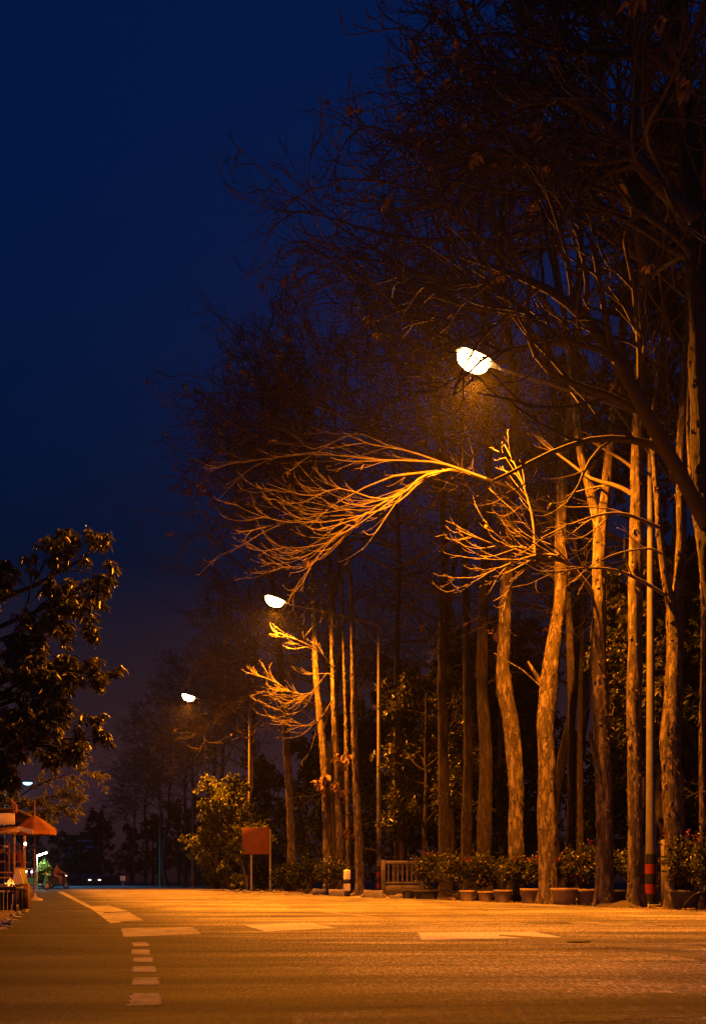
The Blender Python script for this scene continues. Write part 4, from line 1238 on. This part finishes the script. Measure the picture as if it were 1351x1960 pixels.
# dirt mound at the verge between forked and patchy trunk
mb_ = MB(); c0 = G(1185, 1738)
nu, nv = 14, 10
xx, yy = np.meshgrid(np.linspace(-1, 1, nu), np.linspace(-1, 1, nv))
hz = .10 * np.clip(1 - xx ** 2 - yy ** 2, 0, 1) ** .8 * (1 + .3 * np.sin(5 * xx) + .2 * np.cos(7 * yy)) + .002
i, j = np.meshgrid(np.arange(nv - 1), np.arange(nu - 1), indexing='ij')
mb_.add(np.stack([xx * .48, yy * .35, hz], -1).reshape(-1, 3), np.stack([i * nu + j, i * nu + j + 1, (i + 1) * nu + j + 1, (i + 1) * nu + j], -1).reshape(-1, 4))
o = mb_.build('dirt_heap', M['dirt']); o.location = [float(x) for x in c0]
tag(o, 'low heap of swept dirt at the road edge between forked and patchy trunks', 'dirt heap')

# fallen leaves on the verge: loose ground litter
lb_ = MB()
n_ = 2600
tt = rg.uniform(9, 60, n_); nn = rg.uniform(10.2, 14.5, n_)
C = np.stack([nn * CP - tt * SP, nn * SP + tt * CP, np.full(n_, .02)], -1)
D = nrm(rg.normal(0, 1, (n_, 3)) * np.array([1, 1, .15]))
lb_.leaves(C, D, rg.uniform(.06, .14, n_), .05, rg)
lo = lb_.build('leaf_litter', M['leaf_dry']); lo['kind'] = 'stuff'

# loose grit on the asphalt
gb_ = MB()
n_ = 16000
yy_ = 3.3 * (16.0 / 3.3) ** rg.uniform(0, 1, n_)
xx_ = rg.uniform(-.42, .42, n_) * yy_
keep = (xx_ * CP + yy_ * SP > -.3) & (xx_ * CP + yy_ * SP < 10.2)
dens_ = rg.uniform(0, 1, n_) < np.clip(.25 + .35 * (xx_ * CP + yy_ * SP), .15, 1)
xx_, yy_ = xx_[keep & dens_], yy_[keep & dens_]
n_ = len(xx_)
oct_ = np.array([(1, 0, 0), (0, 1, 0), (-1, 0, 0), (0, -1, 0), (0, 0, 1), (0, 0, -.4)])
sz_ = rg.uniform(.0010, .0026, n_)[:, None, None] * rg.uniform(.6, 1.3, (n_, 6, 3))
V_ = oct_[None] * sz_ + np.stack([xx_, yy_, np.full(n_, .010)], -1)[:, None, :]
T_ = np.array([(0, 1, 4), (1, 2, 4), (2, 3, 4), (3, 0, 4), (1, 0, 5), (2, 1, 5), (3, 2, 5), (0, 3, 5)])
gb_.add(V_.reshape(-1, 3), t=(np.arange(n_)[:, None, None] * 6 + T_[None]).reshape(-1, 3))
go_ = gb_.build('loose_grit', M['grit'], smooth=False); go_['kind'] = 'stuff'

# ------------------------------------------------------------------ SIGNS
g = G(498, 1707)
sg = thing('signboard', 'rusty red rectangular signboard on two posts in front of the olive tree', 'signboard', (g[0], g[1], 0), math.radians(3))
sw = F / g[1]
bw, bh = 52 / sw, 51 / sw
zc = H + (HY - 1610.5) / sw
xoff = (490 - 498) / sw
MB().box((xoff, 0, zc), (bw, .04, bh), bev=.008).build('board', M['rust_board'], sg)
MB().box((xoff, .045, zc + bh * .3), (bw * .95, .04, .05), bev=.006).build('brace', M['galv'], sg)
MB().box((xoff, .045, zc - bh * .3), (bw * .95, .04, .05), bev=.006).build('brace', M['galv'], sg)
for px in (481, 517):
    MB().line([((px - 498) / sw, .09, -.05), ((px - 498) / sw, .09, zc + bh * .45)], .055, 10).build('post', M['galv'], sg)

g = G(367, 1699)
sw = F / g[1]
ds = thing('warning_sign', 'yellow diamond warning sign with a black bent arrow on a thin post', 'road sign', (g[0], g[1], 0), math.radians(8))
zc = H + (HY - 1638) / sw
a_ = 12.5 / sw
MB().prism([(a_, 0), (0, a_), (-a_, 0), (0, -a_)], .03, c=(0, 0, zc)).build('plate', M['sign_yellow'], ds, smooth=False)
sy = MB()
arc = [(-.22 * a_ + .30 * a_ * math.cos(q_) , .18 * a_ + .30 * a_ * math.sin(q_)) for q_ in np.linspace(-.2, 2.4, 9)]
sy.line([(.05 * a_, -.022, zc - .5 * a_)] + [(x, -.022, zc + z) for x, z in arc], .055 * a_, 6)
sy.prism([(-.55 * a_, .20 * a_), (-.25 * a_, .20 * a_), (-.42 * a_, .52 * a_)], .012, c=(0, -.024, zc))
sy.build('arrow_symbol', M['black'], ds)
MB().line([(0, .035, -.05), (0, .035, zc + a_ * .6)], .035, 8).build('post', M['galv'], ds)

# a small white notice board far off by the unlit pole
g = Q(235, 1682, 75)
nb = thing('notice_board', 'small whitish notice board standing by the far dark poles', 'notice board', (g[0], g[1], 0), 0)
MB().box((0, 0, g[2]), (.40, .04, .36), bev=.008).build('board', M['slat'], nb)
MB().line([(0, .04, 0), (0, .04, g[2])], .03, 6).build('post', M['galv'], nb)

# ------------------------------------------------------------------ FAR BUILDING
bY = 190.0
bb = Q(160, 1650, bY)
bd = thing('apartment_building', 'pale bluish building with slatted balconies far off where the road ends', 'building', (bb[0], bb[1], 0), math.radians(14))
bs = bY / F
Z = lambda py: H + (HY - py) * bs
MB().box((0, 4, Z(1602) / 2), (70 * bs, 8, Z(1602))).build('wall', M['dark_wall'], bd, smooth=False)
MB().box((-22 * bs, -.12, Z(1622) / 2), (14 * bs, .25, Z(1600))).build('stair_panel', M['grey_wall'], bd, smooth=False)
for py in (1611, 1622, 1630):
    MB().box((10 * bs, -.6, Z(py)), (44 * bs, 1.2, .45), bev=.04).build('balcony', M['slat'], bd)
    w_ = MB().box((10 * bs, -.03, Z(py) + 1.4), (34 * bs, .06, .9)).build('window', M['glass_dark'], bd)
MB().box((0, 4, Z(1602) + .15), (74 * bs, 8.6, .3), bev=.05).build('roof', M['dark_wall'], bd)

# ------------------------------------------------------------------ LEFT SIDE: STALL
sY = 24.0
sx = F / sY


def SX(px): return (px - CX) / sx
def SZ(py): return H + (HY - py) / sx


stall = thing('food_stall', 'roadside food stall with a cream fascia board, shelves and posts at the left edge', 'food stall', (SX(0), sY, 0))
x0 = SX(0)
def lx(px): return SX(px) - x0
def lxy(px, yy): return (px - CX) / F * (sY + yy) - x0
MB().box((lx(-16), 0, SZ(1569)), (lx(28) - lx(-60), .05, SZ(1558) - SZ(1580)), ry=math.radians(-1.5), bev=.006).build('fascia', M['cream'], stall)
MB().box((lx(-16), .95, SZ(1556)), (lx(34) - lx(-60), 2.0, .05), rx=math.radians(-5), bev=.008).build('roof', M['wood_dark'], stall)
MB().box((lx(-14), .3, SZ(1589)), (lx(30) - lx(-60), .9, .06), rx=math.radians(12), bev=.008).build('eave', M['wood'], stall)
MB().prism([(lx(22), SZ(1531)), (lx(33), SZ(1542)), (lx(33), SZ(1556)), (lx(27), SZ(1556))], .05, c=(0, -.02, 0)).build('gable_board', M['awning_edge'], stall, smooth=False)
MB().prism([(lx(32), SZ(1589)), (lx(40), SZ(1582.5)), (lx(66), SZ(1590)), (lx(66), SZ(1598)), ], .04, c=(0, -.1, 0)).build('hanging_board', M['cream'], stall, smooth=False)
for px, z1, yy in ((27, 1592, 0.0), (47, 1600, .15), (-30, 1592, 0), (12, 1592, 1.6), (-14, 1600, 1.7)):
    MB().box((lxy(px, yy), yy, SZ(z1) / 2), (.05, .05, SZ(z1)), bev=.006).build('post', M['wood'], stall)
for py, xa, xb, yy in ((1619, -40, 27, .05), (1662, 10, 47, .05), (1671, -40, 24, 0), (1681, -40, 22, 0)):
    MB().box(((lx(xa) + lx(xb)) / 2, yy, SZ(py)), (lx(xb) - lx(xa), .035, .035), bev=.005).build('rail', M['wood'], stall)
MB().box((lx(-12), .55, SZ(1650)), (lx(26) - lx(-50), 1.0, .03), bev=.005).build('shelf', M['wood'], stall)
MB().box((lxy(-30, 1.9), 1.9, SZ(1640)), (lx(44) - lx(-40), .03, SZ(1600) - SZ(1690)), bev=.005).build('back_panel', M['wood_dark'], stall)
MB().box((lx(17), .02, SZ(1650)), (.03, .03, .9), bev=.004).build('upright', M['wood'], stall)
MB().box((lx(11.5), -.03, SZ(1621.5)), (lx(16) - lx(6), .02, .05), bev=.004).build('price_tag', M['cream'], stall)
MB().box((lx(42), .1, SZ(1645)), (.02, .02, .7)).build('upright', M['wood'], stall)
# red goods hanging and stacked, each box a thing
for k_, (px, py, w_, h_, yy, mt, lab) in enumerate(((12, 1636, .14, .24, .35, 'wood_dark', 'dark upright box on the stall shelf left of the front post'), (22, 1636, .07, .22, .3, 'red', 'narrow red packet on the stall shelf beside the front post'),
                                                    (2, 1638, .12, .2, .35, 'wood_dark', 'dark box on the stall shelf nearest the picture edge'))):
    o = MB().box((0, 0, h_ / 2), (w_, .16, h_), bev=.008).build('goods_box', M[mt])
    o.location = (SX(px), sY + .55, SZ(1650) + .016); tag(o, lab, 'box', 'goods on the stall shelf')
o = MB().prism([(-.06, .3), (.0, .3), (.10, -.25), (.03, -.27)], .03).build('folded_umbrella', M['awning'], None, smooth=False)
o.location = (SX(35), sY + .1, SZ(1640)); tag(o, 'folded red cloth leaning between the two stall posts', 'cloth')
# small lamp on the right stall post
bl = thing('bare_bulb', 'small white bulb lit on the right post of the food stall', 'lamp', (SX(49), sY - .02, SZ(1616)))
MB().lathe([(.001, -.035), (.022, -.026), (.03, 0), (.022, .024), (.012, .04)], sides=12).build('bulb', M['bulb_warm'], bl)
MB().lathe([(.015, .04), (.016, .075), (.001, .078)], sides=10).build('socket', M['black'], bl)
# leaning two-faced board on the stall's right end
sb = thing('sandwich_board', 'tent-shaped sandwich board, cream side edge and dark green face, beside the grill', 'sandwich board', ((39 - CX) / F * (sY - 2.0), sY - 2.0, 0))
kx = F / (sY - 2.0)
zt, zb_ = H + (HY - 1663) / kx, H + (HY - 1696) / kx
for s, mt in ((-1, 'cream'), (1, 'cream_dim')):
    MB().box((s * .075, 0, (zt + zb_) / 2), (.02, .34, zt - zb_), ry=s * -math.radians(14), bev=.004).build('panel', M[mt], sb)
MB().prism([(-.03, zt), (.03, zt), (.16, zb_), (-.16, zb_)], .02, c=(0, -.18, 0)).build('end_board', M['cream'], sb, smooth=False)
MB().box((.0, 0, zb_ / 2 - .01), (.34, .40, zb_), bev=.01).build('stand', M['wood_dark'], sb)
# red-brown cabinet post below it
cb_ = thing('crate_stack', 'narrow reddish cabinet standing below the sandwich board at the shoulder edge', 'cabinet', (*G(47, 1741)[:2], 0))
MB().box((0, 0, .23), (.16, .16, .46), bev=.01).build('body', M['wood_dark'], cb_)
MB().box((0, -.085, .36), (.12, .012, .10), bev=.004).build('drawer', M['awning'], cb_)
MB().box((.085, -.06, .23), (.02, .02, .47), bev=.003).build('corner_post', M['wood'], cb_)

# parasol
pY = 25.0
pk = F / pY
pz = lambda py: H + (HY - py) / pk
par = thing('parasol', 'red canvas parasol with a drooping orange-edged rim behind the food stall', 'parasol', ((66 - CX) / pk, pY, 0))
b = MB(); nS = 8
cr = 40 / pk
vs = []
a0 = math.radians(12)
for ring, (rr_, z_) in enumerate(((.02, pz(1561)), (.45, pz(1571)), (.75, pz(1580)), (1.0, pz(1588)))):
    for s in range(nS * 4):
        an = a0 + s * 2 * math.pi / (nS * 4)
        sag = .03 * abs(math.sin(an * nS / 2 - a0 * nS / 2)) * rr_
        vs.append((cr * rr_ * math.cos(an) * (1 - .06 * abs(math.sin((an - a0) * nS / 2))), cr * rr_ * math.sin(an) * (1 - .06 * abs(math.sin((an - a0) * nS / 2))), z_ - sag))
n_ = nS * 4
q = [(i * n_ + s, i * n_ + (s + 1) % n_, (i + 1) * n_ + (s + 1) % n_, (i + 1) * n_ + s) for i in range(3) for s in range(n_)]
b.add(vs, q); cn = b.build('canopy', M['awning'], par)
b = MB(); vs = []
for z_, f_ in ((pz(1588) - .005, 1.003), (pz(1598), 1.02)):
    for s in range(n_):
        an = a0 + s * 2 * math.pi / n_
        r_ = cr * f_ * (1 - .06 * abs(math.sin((an - a0) * nS / 2)))
        vs.append((r_ * math.cos(an), r_ * math.sin(an), z_ - .03 * abs(math.sin((an - a0) * nS / 2)) + (.03 if f_ > 1.01 and s % 4 == 2 else 0)))
b.add(vs, [(s, (s + 1) % n_, n_ + (s + 1) % n_, n_ + s) for s in range(n_)]); b.build('valance', M['awning_edge'], par)
for s in range(nS):
    an = a0 + s * 2 * math.pi / nS
    MB().line([(0, 0, pz(1566)), (cr * .97 * math.cos(an), cr * .97 * math.sin(an), pz(1589))], .008, 5).build('rib', M['galv'], par)
MB().line([(0, 0, 0), (0, 0, pz(1532))], .02, 8).build('pole', M['wood'], par)
MB().lathe([(.2, 0), (.2, .06), (.05, .1), (.03, .2)], sides=14).build('foot', M['concrete'], par)

# charcoal grill with open flame
gg = G(10, 1746)
gr = thing('charcoal_grill', 'black iron charcoal grill on legs with striped front at the left edge', 'grill', (gg[0] - .02, gg[1] + .25, 0), math.radians(-2))
gz = .36
MB().box((-.12, 0, gz + .02), (.62, .34, .05), bev=.01).build('tray', M['iron'], gr)
for yy in (-.16, .16):
    MB().line([(-.42, yy, gz + .05), (.18, yy, gz + .05)], .012, 6).build('rail', M['wood'], gr)
for xx_ in (-.40, .16):
    for yy in (-.14, .14):
        MB().box((xx_, yy, gz / 2), (.025, .025, gz), bev=.003).build('leg', M['iron'], gr)
b = MB()
for k_ in range(9):
    b.box((-.40 + k_ * .066, -.155, gz * .48), (.05, .012, gz * .84), bev=.003)
b.build('slatted_front', M['iron'], gr)
MB().box((.12, -.165, gz * .48), (.014, .014, gz * .86), bev=.003).build('pale_strip', M['cream'], gr)
coal = MB()
for k_ in range(40):
    coal.box((rg.uniform(-.38, .14), rg.uniform(-.13, .13), gz + .06 + rg.uniform(0, .02)), rg.uniform(.02, .05, 3), rg.uniform(0, 3), rg.uniform(0, 3), rg.uniform(0, 3))
coal.build('coals', M['iron'], gr, smooth=False)['kind'] = 'stuff'
co = MB()
for k_ in range(9):
    co.box((rg.uniform(-.1, .12), rg.uniform(-.1, .1), gz + .075), rg.uniform(.015, .03, 3), rg.uniform(0, 3), rg.uniform(0, 3), 0)
co.build('embers', M['ember'], gr, smooth=False)['kind'] = 'stuff'
fl = MB()
for (x, y, h_, r_) in ((0.02, -.03, .13, .022), (-.025, .0, .09, .018), (.05, .0, .10, .018), (-.005, .04, .11, .02), (.075, -.02, .05, .012), (-.05, -.02, .055, .012)):
    u_ = np.linspace(0, 1, 9)
    prof = np.stack([r_ * np.sin(np.pi * np.clip(u_ * .86 + .12, 0, 1)) ** .9, u_ * h_], -1); prof[-1, 0] = .0006
    n0 = fl.n
    fl.lathe(prof, (0, 0, 0), 10)
    vv = fl.v[-1]
    vv[:, 0] += x + .012 * np.sin(vv[:, 2] * 55 + x * 90); vv[:, 1] += y; vv[:, 2] += gz + .07
flo = fl.build('flame', M['flame'])
flo.location = (gr.location[0], gr.location[1], 0)
tag(flo, 'small orange flame burning on the charcoal grill', 'fire')
pl_ = bpy.data.lights.new('fire_light', 'POINT'); pl_.energy = 4; pl_.color = (1, .42, .08); pl_.shadow_soft_size = .05
po = bpy.data.objects.new('fire_light', pl_); COL.objects.link(po); po.parent = flo; po.location = (.02, -.06, gz + .26)

# ------------------------------------------------------------------ FAR LEFT: LAMP, TUBE, SCOOTER
ml = R(100, -3.4)
mp = thing('street_lamp', 'bluish white street lamp glowing behind the leaves over the food stall', 'street lamp', ml, PHI)
zs = np.linspace(0, 9.9, 12)
MB().line([(0, 0, z) for z in zs], np.interp(zs, [0, 9.9], [.1, .055]), 10).build('pole', M['galv'], mp)
MB().line([(0, 0, 9.7), (1.0, 0, 9.95), (1.75, 0, 10.05)], .035, 8).build('arm', M['galv'], mp)
MB().lathe([(.02, .22), (.22, .18), (.34, .06), (.34, .0)], (2.1, 0, 9.98), 16, sx=1.3).build('lamp_head', M['galv'], mp)
MB().lathe([(.33, .0), (.30, -.12), (.18, -.21), (.001, -.24)], (2.1, 0, 9.975), 16, sx=1.3).build('lamp_glass', M['mercury'], mp)
ld = bpy.data.lights.new('mercury_light', 'SPOT'); ld.energy = 5000; ld.color = (.15, .6, 1.0); ld.spot_size = math.radians(160); ld.spot_blend = .5; ld.shadow_soft_size = .15
lo = bpy.data.objects.new('mercury_light', ld); COL.objects.link(lo); lo.parent = mp; lo.location = (2.1, 0, 9.5)

tY = 62.0
tk = F / tY
tl = thing('tube_lamp', 'fluorescent tube lamp glowing white on a slanting bracket above the parked scooter', 'lamp', ((70 - CX) / tk, tY + .1, 0))
tz = lambda py: H + (HY - py) / tk
tx = lambda px: (px - 70) / tk
MB().line([(0, 0, 0), (0, 0, tz(1638))], .03, 8).build('pole', M['galv'], tl)
MB().line([(tx(69), -.06, tz(1638.5)), (tx(91), -.06, tz(1630.5))], .03, 8).build('bracket', M['galv'], tl)
MB().line([(tx(71), -.1, tz(1639.5)), (tx(89.5), -.1, tz(1632.5))], .045, 10).build('tube', M['tube'], tl)
ld = bpy.data.lights.new('tube_light', 'POINT'); ld.energy = 260; ld.color = (1, .95, .75); ld.shadow_soft_size = .1
lo = bpy.data.objects.new('tube_light', ld); COL.objects.link(lo); lo.parent = tl; lo.location = (tx(80), -.45, tz(1640))
g = Q(84, 1650, tY + .4)
bush('green_bush', 'bright green bush lit from above by the fluorescent tube', (g[0], g[1], 0), 1.0, .55, 1.85, 44, 'leaf_green', 'petal', 0, None, (.09, .16), 'bush', 8)

# string of small lights on a post behind the scooter
lp_ = thing('light_post', 'short post carrying four small coloured bulbs beside the scooter', 'lamp post', ((62 - CX) / tk, tY - .6, 0))
lk = F / (tY - .6)
lxx = lambda px: (px - 62) / lk
lz = lambda py: H + (HY - py) / lk
for px in (57.5, 67):
    MB().line([(lxx(px), 0, 0), (lxx(px), 0, lz(1664))], .018, 6).build('post', M['galv'], lp_)
MB().line([(lxx(56), 0, lz(1664)), (lxx(69), 0, lz(1664))], .014, 6).build('crossbar', M['galv'], lp_)
for px, py, mt, rr_ in ((56.5, 1669, 'bulb_warm', .055), (67.5, 1669.5, 'bulb_violet', .06), (57.5, 1678.5, 'bulb_warm', .032), (67.5, 1678.5, 'bulb_warm', .04)):
    MB().lathe([(.001, -rr_), (rr_ * .7, -rr_ * .7), (rr_, 0), (rr_ * .7, rr_ * .7), (.001, rr_)], (lxx(px), -.06, lz(py)), 12).build('bulb', M[mt], lp_)

# scooter (blue), parked side-on
def scooter(label, loc, rz, mt):
    s = thing('motor_scooter', label, 'scooter', loc, rz)
    for x in (-.58, .58):
        b = MB()
        prof_a = np.linspace(0, 2 * math.pi, 20, endpoint=False)
        cc = np.array([(x + .22 * math.cos(a), 0, .27 + .22 * math.sin(a)) for a in np.append(prof_a, prof_a[:1])])
        b.tubes(cc[None], np.full((1, 21), .05), 8)
        w_ = b.build('wheel', M['rubber'], s)
        r_ = MB().line([(x, -.03, .27), (x, .03, .27)], .13, 14); r_.build('rim', M['galv'], w_)
    b = MB()
    b.prism([(-.75, .50), (-.60, .72), (-.10, .74), (.02, .50), (.05, .34), (.36, .32), (.46, .60), (.52, .92), (.62, .90), (.60, .50), (.50, .26), (.0, .24), (-.25, .30), (-.55, .42)], .26)
    b.build('body', M[mt], s, smooth=False)
    MB().box((-.36, 0, .78), (.66, .24, .10), bev=.03).build('seat', M['rubber'], s)
    MB().line([(.56, 0, .88), (.50, 0, 1.02)], .03, 8).build('stem', M['galv'], s)
    MB().line([(.46, -.32, 1.05), (.50, 0, 1.0), (.46, .32, 1.05)], .018, 8).build('handlebar', M['rubber'], s)
    MB().lathe([(.001, .0), (.06, .01), (.075, .05), (.001, .09)], (.60, 0, .86), 12).build('headlight', M['white'], s)
    MB().line([(.62, 0, .27), (.56, 0, .9)], .025, 8).build('fork', M['galv'], s)
    for sy in (-1, 1):
        MB().line([(.47, sy * .28, 1.04), (.44, sy * .30, 1.2)], .006, 5).build('mirror_stem', M['black'], s)
    return s


scooter('blue motor scooter parked side-on below the small coloured bulbs', ((70 - CX) / F * 58, 58.0, 0), math.radians(5), 'blue_plastic')


def rider(label, loc, rz):
    """person astride a scooter, one skinned surface"""
    root = thing('person', label, 'person', loc, rz)
    V_, E_, Rd = [], [], []

    def add(p, r, parent=None):
        V_.append(p); Rd.append(r)
        if parent is not None: E_.append((parent, len(V_) - 1))
        return len(V_) - 1
    pel = add((-.28, 0, .92), .15)
    sp = add((-.24, 0, 1.15), .14, pel); ch = add((-.17, 0, 1.36), .155, sp); nk = add((-.13, 0, 1.52), .06, ch); hd = add((-.10, 0, 1.64), .092, nk); add((-.095, 0, 1.74), .08, hd)
    for s in (-1, 1):
        hp = add((-.22, s * .11, .90), .10, pel); kn = add((.16, s * .16, .82), .07, hp); an = add((.20, s * .14, .42), .045, kn); add((.33, s * .14, .36), .035, an)
        sh = add((-.15, s * .19, 1.42), .065, ch); el = add((.06, s * .27, 1.20), .045, sh); wr = add((.34, s * .28, 1.09), .032, el); hn = add((.43, s * .28, 1.075), .035, wr)
        for f_ in range(4):
            k1 = add((.475, s * (.25 + .02 * f_), 1.075), .009, hn); add((.495, s * (.25 + .02 * f_), 1.05), .008, k1)
        t1 = add((.45, s * .235, 1.055), .010, hn)
    me = bpy.data.meshes.new('person_body')
    me.from_pydata(V_, E_, [])
    o = bpy.data.objects.new('body', me); COL.objects.link(o); o.parent = root
    md = o.modifiers.new('skin', 'SKIN'); md.use_smooth_shade = True
    for k_, r_ in enumerate(Rd):
        me.skin_vertices[0].data[k_].radius = (r_, r_)
    me.skin_vertices[0].data[0].use_root = True
    sd = o.modifiers.new('sub', 'SUBSURF'); sd.levels = 1; sd.render_levels = 2
    me.materials.append(M['shirt'])
    MB().lathe([(.105, -.04), (.112, .02), (.10, .09), (.06, .13), (.001, .145)], (-.10, 0, 1.68), 18).build('helmet', M['rubber'], root)
    return root


mo = scooter('dark motor scooter with its headlight on, ridden by the person in orange', ((112 - CX) / F * 70, 70.0, 0), math.radians(-15), 'trousers')
for ch in mo.children:
    if ch.name.startswith('headlight'):
        ch.data.materials[0] = M['headlight']
rider('person in an orange shirt and dark helmet riding the dark scooter', mo.location, math.radians(-15))

# parked car at the far end, its lights facing the junction
cY_ = 120.0
ck = F / cY_
car = thing('parked_car', 'dark car with glowing headlights facing us at the far end of the road', 'car', ((172 - CX) / ck, cY_, 0), math.radians(-60))
b = MB()
b.prism([(-2.1, .35), (-2.1, .85), (-1.75, .95), (-1.2, 1.42), (.35, 1.45), (1.05, .98), (1.95, .85), (2.1, .65), (2.1, .35)], 1.66)
b.build('body', M['trousers'], car, smooth=False)
for s in (-1, 1):
    MB().box((-.4, s * .835, 1.18), (1.7, .02, .32), bev=.005).build('side_window', M['glass_dark'], car)
    MB().box((2.09, s * .58, .68), (.08, .34, .14), bev=.02).build('headlight', M['headlight'], car)
    for x in (-1.35, 1.35):
        MB().line([(x, s * .72, .33), (x, s * .86, .33)], .33, 20).build('wheel', M['rubber'], car)
MB().box((.74, 0, 1.22), (.03, 1.35, .62), ry=math.radians(-56), bev=.005).build('windscreen', M['glass_dark'], car)

# wall low on the left end of the view, across the road's end
wl = thing('roadside_wall', 'long low dark wall closing the far end of the road behind the vehicles', 'wall', R(150, 0), PHI)
MB().box((-2, 0, .6), (26, .2, 1.2), bev=.02).build('panel', M['dark_wall'], wl)
MB().box((-2, 0, 1.25), (26.2, .3, .1), bev=.02).build('coping', M['grey_wall'], wl)

# ------------------------------------------------------------------ HAZE
hb = MB().box((0, 230, 14), (590, 520, 30))
hz_ = hb.build('haze', None, smooth=False) if False else None
hm = bpy.data.materials.new('haze'); hm.use_nodes = True
nt = hm.node_tree
for n in list(nt.nodes):
    if n.type != 'OUTPUT_MATERIAL': nt.nodes.remove(n)
pv = nt.nodes.new('ShaderNodeVolumePrincipled')
pv.inputs['Color'].default_value = (.85, .85, .88, 1)
pv.inputs['Density'].default_value = .00013
pv.inputs['Anisotropy'].default_value = .72
nt.links.new(pv.outputs[0], nt.nodes['Material Output'].inputs['Volume'])
ho = hb.build('haze', hm, smooth=False)
ho['kind'] = 'stuff'

# ------------------------------------------------------------------ SKY AND CAMERA
SKY_TINT = (.005, .22, 1.0)
wd = bpy.data.worlds.new('World'); SC.world = wd; wd.use_nodes = True
nt = wd.node_tree
bg = nt.nodes['Background']
sky = nt.nodes.new('ShaderNodeTexSky'); sky.sky_type = 'NISHITA'; sky.sun_disc = False
sky.sun_elevation = math.radians(-4.0); sky.sun_rotation = math.radians(200)
tint = nt.nodes.new('ShaderNodeMix'); tint.data_type = 'RGBA'; tint.blend_type = 'MULTIPLY'; tint.inputs[0].default_value = 1.0
tint.inputs[7].default_value = (SKY_TINT[0], SKY_TINT[1], SKY_TINT[2], 1)
nt.links.new(sky.outputs[0], tint.inputs[6])
wtc = nt.nodes.new('ShaderNodeTexCoord'); wsp = nt.nodes.new('ShaderNodeSeparateXYZ'); wrp = nt.nodes.new('ShaderNodeValToRGB')
nt.links.new(wtc.outputs['Generated'], wsp.inputs[0]); nt.links.new(wsp.outputs['Z'], wrp.inputs['Fac'])
e_ = wrp.color_ramp.elements
e_[0].position = 0.0; e_[0].color = (.36, .36, .36, 1)
e_[1].position = .8; e_[1].color = (1, 1, 1, 1)
dim = nt.nodes.new('ShaderNodeMix'); dim.data_type = 'RGBA'; dim.blend_type = 'MULTIPLY'; dim.inputs[0].default_value = 1.0
nt.links.new(tint.outputs[2], dim.inputs[6]); nt.links.new(wrp.outputs['Color'], dim.inputs[7])
grp_ = nt.nodes.new('ShaderNodeValToRGB')                   # the town's glow low in the sky
nt.links.new(wsp.outputs['Z'], grp_.inputs['Fac'])
g_ = grp_.color_ramp.elements
g_[0].position = 0.0; g_[0].color = (.0092, .0042, .0064, 1)
g_[1].position = .30; g_[1].color = (0, 0, 0, 1)
g2_ = g_.new(.09); g2_.color = (.0092, .0042, .0064, 1); g_[0].color = (.003, .0012, .0016, 1)
addg = nt.nodes.new('ShaderNodeMix'); addg.data_type = 'RGBA'; addg.blend_type = 'ADD'; addg.inputs[0].default_value = 1.0
nt.links.new(dim.outputs[2], addg.inputs[6]); nt.links.new(grp_.outputs['Color'], addg.inputs[7])
nt.links.new(addg.outputs[2], bg.inputs['Color'])
bg.inputs['Strength'].default_value = 3.1

cam = bpy.data.cameras.new('camera')
co_ = bpy.data.objects.new('camera', cam); COL.objects.link(co_)
cam.sensor_fit = 'HORIZONTAL'; cam.sensor_width = 36.0
cam.lens = 36.0 * F / 1351.0
cam.shift_x = 0.0
cam.shift_y = (HY - 980.0) / 1351.0
cam.clip_start = .05; cam.clip_end = 2000
co_.location = (0, 0, H); co_.rotation_euler = (math.pi / 2, 0, 0)
SC.camera = co_

SC.view_settings.view_transform = 'Standard'
SC.view_settings.look = 'None'
SC.view_settings.exposure = 0.0
SC.view_settings.gamma = 1.0
SC.render.engine = 'CYCLES'
cy = SC.cycles
cy.use_denoising = True
cy.max_bounces = 6; cy.diffuse_bounces = 2; cy.glossy_bounces = 2; cy.transmission_bounces = 2; cy.volume_bounces = 0
cy.sample_clamp_indirect = 4.0
cy.caustics_reflective = False; cy.caustics_refractive = False
